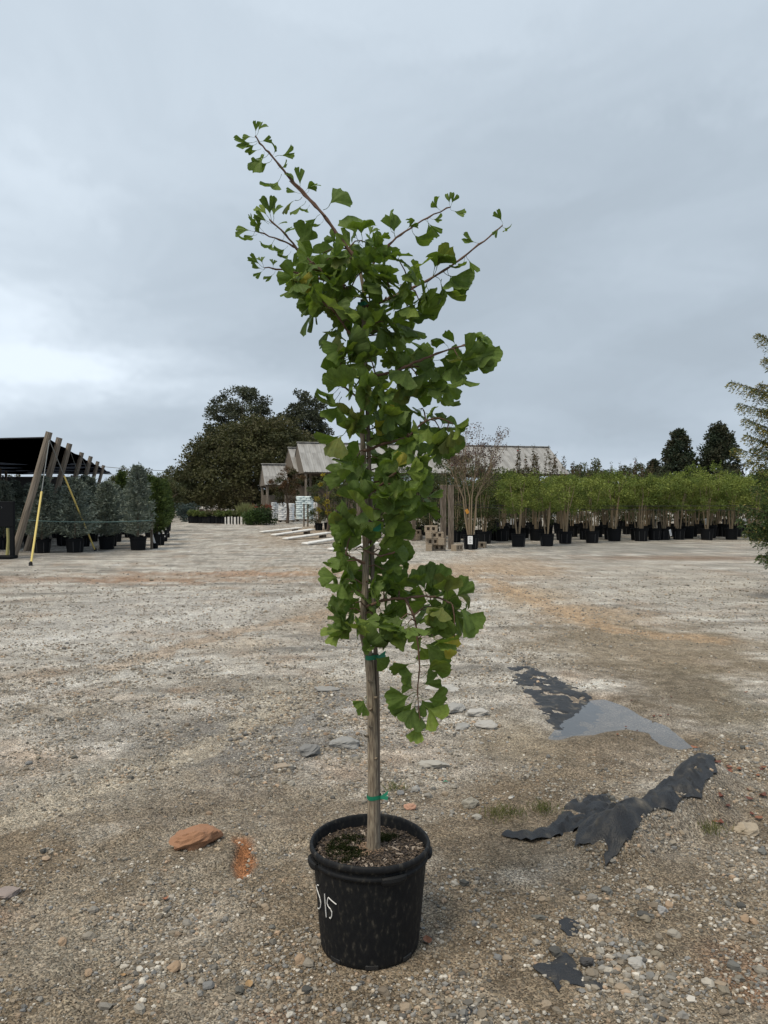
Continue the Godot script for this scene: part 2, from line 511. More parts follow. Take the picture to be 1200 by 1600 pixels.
# ---------------------------------------------------------------- stones
func stone_mesh(seed_: int, sub: int, flat := 0.7, sharp := 0.28) -> ArrayMesh:
	var r := RandomNumberGenerator.new()
	r.seed = seed_
	var sm := SphereMesh.new()
	sm.radius = 1.0
	sm.height = 2.0
	sm.radial_segments = 5 + sub * 4
	sm.rings = 2 + sub * 3
	var arr := sm.get_mesh_arrays()
	var vs: PackedVector3Array = arr[Mesh.ARRAY_VERTEX]
	var ix: PackedInt32Array = arr[Mesh.ARRAY_INDEX]
	var cuts := []
	for i in 9 + sub * 4:
		cuts.append([Vector3(r.randfn(), r.randfn() * 0.8, r.randfn()).normalized(), r.randf_range(0.62, 0.92)])
	var fn := FastNoiseLite.new()
	fn.seed = seed_
	fn.frequency = 0.9
	for i in vs.size():
		var p := vs[i]
		for q in cuts:
			var over: float = p.dot(q[0]) - q[1]
			if over > 0: p -= q[0] * over
		p *= 1.0 + fn.get_noise_3dv(p * 1.3) * sharp
		vs[i] = p * Vector3(1, flat, 0.85)
	var mb := MB.new()
	for i in range(0, ix.size(), 3):
		var a := vs[ix[i]]
		var b := vs[ix[i + 1]]
		var c := vs[ix[i + 2]]
		if (b - a).cross(c - a).length() > 1e-7: mb.tri(a, b, c)
	return mb.mesh()
const TINTS := [Color(.26, .245, .22), Color(.16, .157, .15), Color(.34, .315, .275), Color(.085, .083, .08), Color(.33, .27, .20), Color(.46, .43, .38), Color(.22, .19, .15), Color(.29, .235, .175), Color(.36, .26, .18), Color(.20, .205, .21), Color(.19, .16, .125), Color(.27, .245, .21), Color(.52, .49, .44), Color(.12, .115, .105), Color(.23, .20, .16)]
func make_gravel() -> void:
	rng.seed = 77
	var sets := []
	for k in 5: sets.append([[], []])
	var n := 0
	var want := 230000
	var tries := 0
	while n < want and tries < 2600000:
		tries += 1
		var d := sqrt(rng.randf_range(1.6 * 1.6, 19.0 * 19.0))
		if d > 2.6 and rng.randf() > pow(2.6 / d, 1.15) * (1.0 - smoothstep(8.0, 19.0, d)): continue
		var x := rng.randf_range(-0.62, 0.62) * d
		var p := Vector3(x, 0, -d)
		var q := px_of(p)
		var dens := gravel_amount(q.x, q.y) * (0.55 + 1.3 * nf.get_noise_2d(x * 45, d * 45) + 0.7 * nz.get_noise_2d(x * 60, d * 60))
		if rng.randf() > dens: continue
		if Vector2(x - POT.x, p.z - POT.z).length() < 0.185: continue
		if x > 0.9 and poly_sd(Vector2(x, -d), puddle) < -0.01: continue
		var s := 0.0030 + 0.0085 * pow(rng.randf(), 2.4) + (0.012 * rng.randf() if rng.randf() < 0.09 * dens else 0.0)
		s *= 1.0 + clampf((d - 3.0) * 0.08, 0, 0.9)
		p.y = gh(x, -d) + s * 0.22
		var b := Basis.from_euler(Vector3(rng.randf_range(-.5, .5), rng.randf() * TAU, rng.randf_range(-.5, .5))).scaled(Vector3(s * rng.randf_range(0.8, 1.4), s * rng.randf_range(0.6, 1.0), s))
		var k := rng.randi() % 5
		sets[k][0].append(Transform3D(b, p))
		var c: Color = TINTS[rng.randi() % TINTS.size()]
		var gc := Color(.30, .26, .20)
		c = c.lerp(gc, rng.randf() * 0.35)
		sets[k][1].append(c * rng.randf_range(0.6, 1.32))
		n += 1
	for k in 5:
		var mm := MultiMesh.new()
		mm.transform_format = MultiMesh.TRANSFORM_3D
		mm.use_colors = true
		mm.mesh = stone_mesh(100 + k, 0, 0.75, 0.2)
		mm.instance_count = sets[k][0].size()
		for i in mm.instance_count:
			mm.set_instance_transform(i, sets[k][0][i])
			mm.set_instance_color(i, sets[k][1][i])
		var o := MultiMeshInstance3D.new()
		o.name = numbered("gravel")
		o.multimesh = mm
		o.material_override = M.gravel
		add_child(o)
		meta(o, ["crushed grey and tan gravel strewn over the dirt yard", "small sharp gravel chips pressed into the dirt yard", "rounded gravel grains lying loose on the dirt yard", "pale and dark gravel bits spread over the yard", "broken gravel scattered around the black pot"][k], "gravel", "", "stuff")

func rock(px: float, py: float, w: float, dp: float, h: float, seed_: int, label: String, c: Color, material: Material = null, turn := 0.0, called := "rock", group := "", sub := 4) -> void:
	# w, dp, h in metres; px, py is the middle of the visible foot
	var g := gp(px, py)
	g.y = gh(g.x, g.z) - h * 0.12
	var t := thing(called, label, "rock", g, group, turn)
	var sm := stone_mesh(seed_, sub, 1.0, 0.34)
	var arr := sm.surface_get_arrays(0)
	var cs := PackedColorArray()
	cs.resize((arr[Mesh.ARRAY_VERTEX] as PackedVector3Array).size())
	cs.fill(c)
	arr[Mesh.ARRAY_COLOR] = cs
	var am := ArrayMesh.new()
	am.add_surface_from_arrays(Mesh.PRIMITIVE_TRIANGLES, arr)
	part(am, "stone", material if material else M.rock, t, Transform3D(Basis.from_scale(Vector3(w / 2, h / 2, dp / 2 / 0.85) * (1.42 if sub > 0 else 1.2)), Vector3(0, h * 0.42, 0)))

# ---------------------------------------------------------------- main potted ginkgo
func tp(px: float, py: float, dz := 0.0) -> Vector3:
	return at(px, py, PD - dz)
func leaf_mesh(seed_: int, bend: float, notch: float, spread: float) -> ArrayMesh:
	var r := RandomNumberGenerator.new()
	r.seed = seed_
	var mb := MB.new()
	var pet := 0.42
	var pts := PackedVector3Array()
	for i in 4:
		var f := i / 3.0
		pts.append(Vector3(0.03 * sin(f * PI), pet * f, -0.08 * sin(f * PI)))
	mb.tube(pts, PackedFloat32Array([0.016, 0.012, 0.012, 0.018]), 4, false)
	var na := 14
	var nr := 4
	var ph := r.randf() * TAU
	var cup := r.randf_range(-0.35, 0.35)
	var k0 := mb.v.size()
	var base := Vector3(0, pet - 0.01, 0)
	var grid := []
	for j in nr + 1:
		var row := []
		var rr := float(j) / nr
		for i in na + 1:
			var u := float(i) / na * 2.0 - 1.0
			var th := u * spread * (0.55 + 0.45 * smoothstep(0.0, 0.6, rr))
			var outer := 1.0 - notch * exp(-pow(u / 0.11, 2)) - 0.10 * pow(absf(u), 3) + 0.035 * sin(u * 11 + ph) + 0.02 * sin(u * 23 + ph * 2)
			var rad := rr * outer
			var x := sin(th) * rad
			var y := cos(th) * rad
			var z := cup * (x * x) * 0.9 + 0.05 * sin(u * 6.0 + ph) * rr + 0.035 * cos(u * 13.0 + ph) * rr * rr
			var ang := bend * rr
			row.append(base + Vector3(x, y * cos(ang) - z * sin(ang), z * cos(ang) + y * sin(ang)))
		grid.append(row)
	for j in nr + 1:
		for i in na + 1:
			var px1: Vector3 = grid[j][mini(i + 1, na)] - grid[j][maxi(i - 1, 0)]
			var py1: Vector3 = grid[mini(j + 1, nr)][i] - grid[maxi(j - 1, 0)][i]
			var nn := px1.cross(py1)
			if j == 0: nn = Vector3(0, 0, 1)
			mb.vert(grid[j][i], nn.normalized(), Vector2(float(i) / na, float(j) / nr))
	for j in nr:
		for i in na:
			var k := k0 + j * (na + 1) + i
			if j > 0: mb.x.append_array([k, k + na + 1, k + 1])
			mb.x.append_array([k + 1, k + na + 1, k + na + 2])
	return mb.mesh()
func leaf_texture(c0: Color, c1: Color, yel: float) -> ImageTexture:
	var im := Image.create(256, 128, false, Image.FORMAT_RGB8)
	var fn := FastNoiseLite.new()
	fn.frequency = 0.03
	for y in 128:
		for x in 256:
			var vein := 0.5 + 0.5 * sin(x * 0.62 + sin(y * 0.03) * 2.0 + fn.get_noise_2d(x, y * 0.2) * 4.0)
			var c := c0.lerp(c1, 0.35 + 0.4 * pow(vein, 3) + fn.get_noise_2d(x * 0.6, y) * 0.6)
			if yel > 0: c = c.lerp(Color(.34, .30, .035), clampf(yel * (0.6 + fn.get_noise_2d(x * 0.4 + 80, y * 0.8)) * 1.2, 0, 1))
			if fn.get_noise_2d(x * 2.2 + 300, y * 2.2) > 0.55: c = c.lerp(Color(.18, .13, .04), 0.5)
			im.set_pixel(x, y, c.linear_to_srgb())
	return ImageTexture.create_from_image(im)

var leaf_meshes := []
var leaf_mats := []
var leaf_list := []     # [score, transform, mesh number, material number]

func add_leaf(p: Vector3, dir: Vector3, size: float, tone := -1, face := 1.0, young := false) -> void:
	# p where the stalk leaves the twig; the blade turned more or less towards open air
	var y := dir.normalized()
	var z := Vector3(rng.randf_range(-.9, .9), rng.randf_range(-0.1, .9), rng.randf_range(-0.3, 1.0) * face)
	z = (z - y * z.dot(y)).normalized()
	if z.length() < 0.5: z = Vector3.BACK
	var b := Basis(y.cross(z), y, z).scaled(Vector3.ONE * size)
	if tone < 0:
		var q := rng.randf()
		tone = 0 if q < 0.34 else 1 if q < 0.68 else 2 if q < 0.90 else 4 if q < 0.984 else 3
	leaf_list.append([size * (1.0 + rng.randf() * 0.1) * (1.0 + p.z * 3.0), Transform3D(b, p), (9 + rng.randi() % 4) if young else rng.randi() % 9, tone])

func make_ginkgo() -> void:
	rng.seed = 4242
	var t := thing("potted_ginkgo_tree", "tall slender green ginkgo tree staked in a black nursery pot marked 15", "tree", POT)
	var to := func(p: Vector3) -> Vector3: return p - POT
	# --- the pot
	var prof := PackedVector2Array([Vector2(0, .004), Vector2(.165, .004), Vector2(.172, 0), Vector2(.1775, .004), Vector2(.180, .02), Vector2(.1815, .045), Vector2(.183, .048), Vector2(.1925, .16), Vector2(.206, .306), Vector2(.207, .316), Vector2(.2135, .320), Vector2(.2155, .326), Vector2(.2135, .332), Vector2(.2095, .335), Vector2(.2105, .348), Vector2(.2185, .351), Vector2(.2215, .358), Vector2(.2215, .366), Vector2(.2185, .373), Vector2(.2135, .375), Vector2(.2085, .372), Vector2(.2065, .362), Vector2(.2045, .33), Vector2(.20, .27)])
	var mb := MB.new()
	mb.lathe(prof, 72)
	for i in mb.v.size():                                   # a used pot is never quite round
		var p := mb.v[i]
		var w := atan2(p.x, p.z)
		var k := 1.0 + 0.010 * sin(w * 2 + 0.8) * p.y / .37 + 0.004 * sin(w * 5)
		mb.v[i] = Vector3(p.x * k, p.y + 0.003 * sin(w * 2 + 2.0) * p.y / .37, p.z * k)
	var pot := part(mb.mesh(), "pot", M.plastic, t)
	for a in [[-1.22, 0.22], [0.42, 0.24], [1.62, 0.2], [2.8, 0.22]]:
		mb = MB.new()
		var pr := PackedVector2Array([Vector2(.206, .314), Vector2(.216, .306), Vector2(.2255, .311), Vector2(.2295, .322), Vector2(.2285, .334), Vector2(.222, .340), Vector2(.209, .338)])
		for s in 14:
			var u0 := float(s) / 14 * 2 - 1
			var u1 := float(s + 1) / 14 * 2 - 1
			for i in pr.size() - 1:
				var q := []
				for e in [[u0, i], [u1, i], [u1, i + 1], [u0, i + 1]]:
					var bulge := pow(maxf(0.0, 1.0 - e[0] * e[0]), 0.35)
					var rr: float = lerpf(.2085, pr[e[1]].x, bulge)
					var w: float = a[0] + e[0] * a[1]
					q.append(Vector3(sin(w) * rr, lerpf(.326, pr[e[1]].y, 0.35 + 0.65 * bulge), cos(w) * rr))
				mb.quad(q[0], q[1], q[2], q[3])
		part(mb.mesh(), "handle", M.plastic, pot)
	for w in [-0.72, 0.06, 0.85, 1.9, -1.7]:
		mb = MB.new()
		mb.bev(Vector3(0.045, 0.016, 0.006), 0.002, Transform3D(Basis.from_euler(Vector3(0, w, 0)), Vector3(sin(w) * .1775, .011, cos(w) * .1775)))
		part(mb.mesh(), "drain_hole", M.black_wire, pot)
	# --- the handwritten S 15
	var zoom := func(x: float, y: float) -> Vector2: return Vector2(470 + x / 9.41, 1280 + y / 9.41)
	var marks := [
		[[268, 975], [245, 965], [230, 985], [240, 1035], [262, 1100], [282, 1160], [296, 1230], [290, 1290], [268, 1320], [250, 1305]],
		[[350, 1090], [357, 1200], [366, 1320], [375, 1438]],
		[[404, 1148], [440, 1185], [480, 1220], [524, 1254]], [[404, 1148], [392, 1200], [388, 1240], [405, 1285], [440, 1325], [458, 1370], [455, 1425], [436, 1462], [422, 1442]]]
	for mk in range(marks.size()):
		mb = MB.new()
		var line := PackedVector3Array()
		for q in marks[mk]:
			var s: Vector2 = zoom.call(q[0], q[1])
			var d := ray(s.x, s.y)
			var o2 := Vector2(EYE.x - POT.x, EYE.z - POT.z)
			var d2 := Vector2(d.x, d.z)
			var rr := 0.2
			var hit := Vector3.ZERO
			for it in 4:
				var bq := o2.dot(d2)
				var disc := maxf(0.0, bq * bq - d2.length_squared() * (o2.length_squared() - rr * rr))
				hit = EYE + d * ((-bq - sqrt(disc)) / d2.length_squared())
				rr = lerpf(.180, .206, clampf((hit.y - .02) / .286, 0, 1)) + 0.003
			line.append(to.call(hit))
		for i in line.size() - 1:
			mb.tube(PackedVector3Array([line[i], line[i + 1]]), PackedFloat32Array([.0019, .0019]), 5)
		var lt := part(mb.mesh(), "lettering", M.paint, pot)
		lt.set_meta("label", "hand written white paint marker stroke of S 15")
	# --- soil, moss, bark chips
	mb = MB.new()
	var fn := FastNoiseLite.new()
	fn.frequency = 12.0
	for j in 13:
		for i in 40:
			var rr := .206 * j / 12.0
			var w := TAU * i / 39.0
			var p := Vector3(sin(w) * rr, 0, cos(w) * rr)
			p.y = .330 + fn.get_noise_2d(p.x, p.z) * 0.008 + 0.014 * exp(-pow(Vector2(p.x - .015, p.z).length() / 0.05, 2))
			mb.vert(p, Vector3.UP, Vector2(p.x, p.z) * 4)
	for j in 12:
		for i in 39:
			var k := j * 40 + i
			mb.x.append_array([k, k + 1, k + 40, k + 1, k + 41, k + 40])
	part(mb.mesh(), "soil", M.soil, t)
	mb = MB.new()
	for i in 2600:
		var rr := .2 * sqrt(rng.randf())
		var w := rng.randf() * TAU
		var p := Vector3(sin(w) * rr, .333 + rng.randf() * 0.004 + 0.013 * exp(-pow(rr / 0.05, 2)), cos(w) * rr)
		var q := rng.randf()
		mb.col = Color(.035, .026, .02) if q < .45 else Color(.085, .06, .042) if q < .75 else Color(.13, .10, .075) if q < .975 else Color(.30, .25, .20)
		if rr < 0.05: mb.col = Color(.22, .15, .10) * rng.randf_range(.6, 1.3)
		var s := rng.randf_range(0.002, 0.006) * (1.5 if q > .975 else 1.0)
		mb.bev(Vector3(s * rng.randf_range(1, 3.2), s * 0.5, s), s * 0.1, Transform3D(Basis.from_euler(Vector3(rng.randf_range(-.5, .5), rng.randf() * TAU, rng.randf_range(-.5, .5))), p))
	var ch := part(mb.mesh(), "bark_mulch", M.chips, t)
	ch.set_meta("kind", "stuff")
	mb = MB.new()
	for i in 3600:
		var w := rng.randf() * TAU
		var rr := pow(rng.randf(), .7)
		var p := Vector3(-.075 + sin(w) * rr * .085, .334, -.005 + cos(w) * rr * .11) if i < 2900 else Vector3(.06 + sin(w) * rr * .05, .334, -.09 + cos(w) * rr * .035)
		if p.x * p.x + p.z * p.z > .038: continue
		if fn.get_noise_2d(p.x * 1.6 + 9, p.z * 1.6) < -0.12: continue
		mb.col = Color(.11, .135, .05).lerp(Color(.21, .21, .10), rng.randf())
		mb.leaf(p, Vector3(rng.randfn() * .006, rng.randf_range(.006, .015), rng.randfn() * .006), Vector3(rng.randfn(), 0, rng.randfn()).normalized() * .0016)
	var ms := part(mb.mesh(), "moss", M.moss, t)
	ms.set_meta("kind", "stuff")
	# --- trunk, stake, ties
	var path := func(a: Array, dz0 := 0.0, dz1 := 0.0) -> Array:     # [px, py, width in px] -> smooth points and radii
		var c := Curve3D.new()
		for i in a.size():
			var p: Vector3 = tp(a[i][0], a[i][1], lerpf(dz0, dz1, float(i) / (a.size() - 1))) - POT
			var p0: Vector3 = tp(a[maxi(i - 1, 0)][0], a[maxi(i - 1, 0)][1]) - POT
			var p1: Vector3 = tp(a[mini(i + 1, a.size() - 1)][0], a[mini(i + 1, a.size() - 1)][1]) - POT
			c.add_point(p, (p0 - p1) / 6.0, (p1 - p0) / 6.0)
		var pts := PackedVector3Array()
		var rad := PackedFloat32Array()
		for i in a.size() - 1:
			for s in 4:
				pts.append(c.sample(i, s / 4.0))
				rad.append(lerpf(a[i][2], a[i + 1][2], s / 4.0) / 2 * PD / F)
		pts.append(c.get_point_position(a.size() - 1))
		rad.append(a[-1][2] / 2 * PD / F)
		return [pts, rad]
	var trunk_px := [[583, 1326, 26], [583, 1312, 20], [583, 1240, 17.5], [582, 1150, 16], [579, 1060, 14.5], [575, 1020, 13.5], [567, 985, 12.5], [570, 930, 11], [572, 870, 10.5], [570, 800, 9.5], [568, 720, 8.8], [566, 660, 8.2], [567, 600, 7.6], [571, 540, 6.8], [571, 480, 6.2], [563, 425, 5.4], [553, 398, 5]]
	var tr: Array = path.call(trunk_px)
	for i in tr[1].size(): tr[1][i] *= 1.0 + 0.06 * sin(i * 1.9) + 0.04 * sin(i * 4.3)
	mb = MB.new()
	mb.tube(tr[0], tr[1], 14, true, 1.0)
	var trunk := part(mb.mesh(), "trunk", M.bark, t)
	for q in [[581, 1136, -1], [574, 1150, -1], [578, 1108, 1], [586, 1185, 1], [580, 1065, -1], [586, 1090, 1]]:
		mb = MB.new()
		var p: Vector3 = tp(q[0], q[1], 0.012) - POT
		mb.tube(PackedVector3Array([p, p + Vector3(q[2] * .006, .003, .012), p + Vector3(q[2] * .010, .008, .016)]), PackedFloat32Array([.006, .0045, .002]), 7)
		part(mb.mesh(), "knot", M.bark, trunk)
	mb = MB.new()
	var sk: Array = path.call([[591, 1322, 7], [590, 1100, 7], [586, 1000, 7], [580, 830, 7], [574, 640, 6.5], [566, 468, 6]], -0.012, -0.014)
	mb.tube(sk[0], sk[1], 8, true, 2.0)
	part(mb.mesh(), "stake", M.stake, t)
	for q in [[584.5, 1244, 11.5, 3.2], [581, 1026, 11, 3.6], [575, 828, 9.5, 3.6], [567, 476, 8, 3.2]]:
		mb = MB.new()
		var o: Vector3 = tp(q[0], q[1]) - POT
		var rr: float = q[2] * PD / F
		var hh: float = q[3] * PD / F
		for s in 24:
			var w0 := TAU * s / 24
			var w1 := TAU * (s + 1) / 24
			var e0 := Vector3(sin(w0) * rr * 1.02, 0.0015 * sin(w0 * 3), cos(w0) * rr * .86)
			var e1 := Vector3(sin(w1) * rr * 1.02, 0.0015 * sin(w1 * 3), cos(w1) * rr * .86)
			mb.quad(o + e0 + Vector3(0, -hh, 0), o + e1 + Vector3(0, -hh, 0), o + e1 + Vector3(0, hh, 0), o + e0 + Vector3(0, hh, 0))
		for s in 2:
			var e := o + Vector3(rr * .85, 0, rr * .5)
			var dd := Vector3(.026, .004 + s * .012, .012 - s * .016)
			mb.quad(e + Vector3(0, -hh * .6, 0), e + dd + Vector3(0, -hh, 0.004), e + dd * 1.15 + Vector3(0, hh * .8, 0), e + Vector3(0, hh * .6, 0))
		M.tie.cull_mode = BaseMaterial3D.CULL_DISABLED
		part(mb.mesh(), "tie", M.tie, t)
	# --- leaves: shapes and tones
	for k in 13:
		leaf_meshes.append(leaf_mesh(500 + k, [0.1, 0.5, -0.4, 0.9, 0.3, -0.2, 0.65, 0.0, 1.1, 0.4, -0.5, 0.8, 0.1][k], [0.12, 0.3, 0.06, 0.45, 0.2, 0.08, 0.1, 0.36, 0.16, 0.62, 0.5, 0.7, 0.3][k], [0.85, 0.95, 0.78, 0.9, 1.1, 0.7, 0.98, 0.82, 0.9, 0.62, 0.5, 0.75, 0.42][k]))
	var vn := bump_tex(0.05, 2.0, 256, 92, FastNoiseLite.TYPE_SIMPLEX_SMOOTH, 2, Vector2(1, 8))
	for k in 5:
		var c0: Color = [Color(.094, .142, .040), Color(.118, .176, .046), Color(.165, .232, .056), Color(.29, .28, .06), Color(.125, .155, .052)][k]
		var m := mat(Color.WHITE, 0.5, leaf_texture(c0 * 0.86, c0 * 1.42, [0.0, 0.0, 0.06, 0.55, 0.12][k]), vn)
		m.backlight_enabled = true
		m.backlight = Color(.66, .74, .26).linear_to_srgb()
		m.metallic_specular = 0.25
		m.cull_mode = BaseMaterial3D.CULL_DISABLED
		leaf_mats.append(m)
	# --- long shoots, leafed singly or in tufts
	var shoots := [
		[[[556, 404, 5.5], [528, 367, 5], [505, 335, 4.6], [478, 305, 4.2], [455, 280, 3.6], [432, 252, 3.0], [410, 228, 2.5], [399, 212, 2.0]], 0.0, 0.05],
		[[[508, 338, 3.2], [492, 322, 3], [470, 300, 2.4], [452, 282, 1.6]], 0.02, 0.03],
		[[[545, 455, 4.5], [516, 437, 4.2], [490, 412, 3.6], [468, 394, 3.2], [446, 366, 2.8], [421, 343, 2.2]], 0.03, 0.10],
		[[[478, 400, 3], [458, 384, 2.8], [430, 372, 2.2], [398, 361, 1.6]], 0.05, 0.08],
		[[[540, 446, 4], [500, 436, 3.2], [455, 424, 2.6], [412, 417, 1.8]], -0.03, 0.04],
		[[[572, 430, 4], [592, 400, 3.6], [613, 377, 3.2], [640, 357, 2.8], [668, 340, 2.4], [704, 323, 1.8]], -0.04, -0.08],
		[[[572, 480, 4.5], [610, 465, 4.2], [652, 446, 3.6], [686, 428, 3.2], [722, 402, 2.8], [756, 376, 2.4], [785, 353, 1.8]], 0.02, 0.06],
		[[[569, 590, 4.5], [610, 582, 4.2], [640, 570, 3.8], [672, 557, 3.2], [712, 543, 2.4], [735, 540, 1.8]], 0.05, 0.12],
		[[[568, 705, 4.5], [602, 693, 4.2], [634, 684, 3.6], [660, 662, 3.0], [684, 654, 2.4], [708, 662, 1.6]], 0.04, 0.10],
		[[[570, 775, 4.5], [590, 762, 4], [606, 748, 3.6], [620, 738, 3]], 0.06, 0.16],
		[[[572, 948, 4.5], [600, 938, 4.2], [632, 934, 3.8], [672, 932, 3.2], [700, 940, 2.6], [709, 955, 2.0], [711, 996, 1.3]], 0.02, 0.09],
		[[[632, 934, 3.4], [646, 962, 3], [653, 1000, 2.6], [655, 1045, 2.2], [653, 1080, 1.9], [656, 1128, 1.5]], 0.05, 0.08],
		[[[569, 540, 4], [545, 520, 3.4], [525, 490, 2.8], [500, 470, 2]], 0.0, 0.06],
		[[[567, 630, 3.6], [545, 610, 3], [528, 600, 2.2]], 0.03, 0.06],
		[[[570, 880, 3.6], [552, 872, 3], [540, 866, 2.2]], 0.03, 0.07],
		[[[571, 860, 3.4], [595, 868, 2.8], [618, 862, 2]], 0.04, 0.09]]
	var shoot_pts := []
	for s in shoots:
		var q: Array = path.call(s[0], s[1], s[2])
		for i in q[1].size():
			if i % 3 == 1: q[1][i] *= 1.35
			q[0][i] += Vector3(rng.randfn(), rng.randfn(), rng.randfn()) * .0012
		mb = MB.new()
		mb.tube(q[0], q[1], 7, true, 2.0)
		part(mb.mesh(), "branch", M.twig, t)
		shoot_pts.append(q[0])
	# leaves that stand out against the sky or the ground: stalk foot -> tip (photo pixels), tone
	var L := [
		[402, 220, 371, 229, 4], [402, 222, 386, 236, 4], [400, 215, 378, 212, 4], [399, 213, 400, 196, 4], [400, 212, 411, 188, 4], [404, 222, 421, 218, 4], [408, 232, 393, 238, 4], [412, 236, 412, 240, 4],
		[424, 244, 437, 228, 4], [430, 245, 460, 240, 4], [420, 240, 394, 260, 4], [425, 248, 402, 268, 4], [434, 264, 440, 262, 4], [440, 272, 424, 306, 4],
		[462, 292, 455, 268, 4], [470, 300, 467, 268, 4], [478, 302, 492, 282, 4], [476, 300, 486, 288, 4], [470, 302, 450, 298, 4], [472, 308, 440, 322, 4], [478, 314, 460, 334, 4], [484, 320, 476, 334, 4], [505, 328, 537, 298, 1], [500, 335, 482, 352, 1], [505, 342, 498, 358, 1],
		[423, 345, 404, 318, 4], [424, 345, 418, 314, 4], [426, 348, 430, 316, 4], [424, 350, 402, 336, 4], [420, 350, 398, 334, 4], [430, 358, 436, 350, 4], [412, 362, 396, 346, 4], [400, 362, 370, 356, 4], [400, 360, 390, 338, 4], [402, 366, 384, 372, 4], [398, 362, 384, 386, 4], [412, 368, 396, 356, 4],
		[430, 372, 416, 398, 4], [440, 376, 450, 352, 4], [450, 384, 434, 400, 4], [455, 392, 442, 410, 4], [462, 390, 484, 358, 1], [470, 396, 468, 420, 1], [474, 402, 452, 420, 1],
		[412, 418, 392, 402, 4], [412, 418, 406, 398, 4], [414, 420, 394, 418, 4], [414, 420, 400, 432, 4], [426, 422, 428, 404, 4], [430, 424, 418, 440, 4], [440, 424, 442, 440, 1], [450, 426, 466, 402, 1],
		[560, 380, 548, 338, 1], [566, 380, 562, 336, 1], [574, 376, 584, 350, 1], [560, 392, 528, 372, 1], [580, 385, 600, 362, 0],
		[617, 374, 602, 338, 1], [618, 374, 612, 340, 1], [634, 360, 648, 345, 4], [644, 356, 656, 390, 4], [652, 350, 645, 344, 4], [664, 343, 684, 364, 4], [668, 341, 672, 366, 4], [672, 340, 686, 346, 4],
		[690, 330, 672, 316, 4], [704, 323, 710, 306, 4], [704, 323, 700, 308, 4], [703, 325, 722, 338, 4],
		[785, 352, 780, 331, 4], [784, 352, 796, 363, 4], [782, 354, 776, 362, 4], [750, 380, 724, 375, 4], [728, 398, 742, 424, 4], [726, 400, 722, 428, 4], [700, 418, 712, 460, 1], [692, 424, 730, 446, 1], [676, 432, 696, 386, 2], [676, 434, 686, 384, 2], [668, 440, 640, 420, 1], [668, 440, 672, 476, 0], [680, 432, 710, 475, 1], [690, 436, 705, 488, 0],
		[735, 540, 744, 514, 1], [738, 540, 748, 532, 1], [735, 541, 773, 566, 1], [730, 542, 750, 580, 0], [720, 546, 735, 578, 0], [716, 545, 700, 520, 1], [724, 574, 724, 618, 1], [700, 548, 690, 520, 1], [715, 545, 718, 575, 0],
		[690, 606, 690, 646, 1], [700, 656, 730, 678, 1], [706, 660, 728, 672, 2], [700, 658, 712, 692, 1], [692, 655, 696, 690, 1], [672, 658, 664, 690, 0], [684, 655, 664, 640, 1],
		[530, 600, 512, 560, 1], [530, 602, 514, 580, 1], [536, 606, 512, 600, 1], [530, 606, 505, 632, 2], [532, 612, 508, 648, 2], [534, 620, 520, 660, 1],
		[620, 738, 604, 706, 2], [618, 738, 632, 712, 3], [616, 740, 592, 728, 2], [618, 742, 590, 752, 2], [622, 740, 660, 736, 2], [622, 742, 648, 768, 2], [620, 744, 628, 776, 2], [614, 746, 606, 790, 1], [612, 748, 584, 780, 1], [624, 744, 672, 780, 1], [618, 750, 630, 800, 1], [606, 752, 576, 800, 1],
		[600, 850, 632, 812, 2], [606, 862, 636, 862, 1], [540, 868, 520, 885, 1], [544, 868, 530, 850, 2], [545, 872, 548, 842, 2], [560, 812, 528, 800, 1], [552, 830, 532, 840, 1],
		[700, 938, 742, 918, 2], [704, 940, 734, 912, 2], [704, 942, 744, 968, 1], [708, 944, 720, 985, 1], [698, 940, 700, 900, 2], [694, 938, 690, 905, 1], [678, 934, 664, 880, 2], [676, 932, 684, 878, 2], [668, 934, 655, 892, 2], [654, 934, 640, 896, 1], [700, 944, 688, 985, 1], [692, 942, 680, 975, 2], [710, 950, 748, 984, 1],
		[655, 1040, 700, 1038, 1], [653, 1030, 616, 1050, 1], [654, 1050, 628, 1058, 1], [654, 1075, 682, 1060, 1], [652, 1080, 634, 1070, 2], [654, 1084, 628, 1120, 2], [654, 1082, 604, 1100, 2], [655, 1090, 636, 1132, 1], [656, 1090, 696, 1098, 0], [656, 1096, 690, 1124, 1], [655, 1084, 668, 1112, 0], [656, 1122, 650, 1156, 1], [656, 1060, 690, 1030, 1], [650, 990, 620, 1004, 2], [648, 975, 606, 1000, 1], [652, 1000, 690, 1020, 2], [651, 1000, 668, 1030, 2], [642, 960, 608, 985, 1], [650, 985, 676, 990, 2],
		[580, 1022, 602, 1040, 1], [573, 1088, 565, 1100, 3], [573, 1090, 566, 1112, 3]]
	for e in L:
		var p: Vector3 = tp(e[0], e[1])
		var best := 1e9
		var dz := 0.0
		for sp in shoot_pts:
			for q in sp:
				var w: Vector3 = q + POT
				var dd := Vector2(w.x - p.x, w.y - p.y).length()
				if dd < best:
					best = dd
					dz = w.z + PD
		p = tp(e[0], e[1], dz)
		var tip := tp(e[2], e[3], dz + rng.randf_range(-0.015, 0.02))
		var len_ := (tip - p).length()
		var size := clampf(len_ / 1.2, 0.036 if e[1] < 460 else 0.048, 0.088)
		add_leaf(p - POT, tip - p, size, 3 if e[4] == 3 else -1, 2.2, e[1] < 470 and len_ < .075)
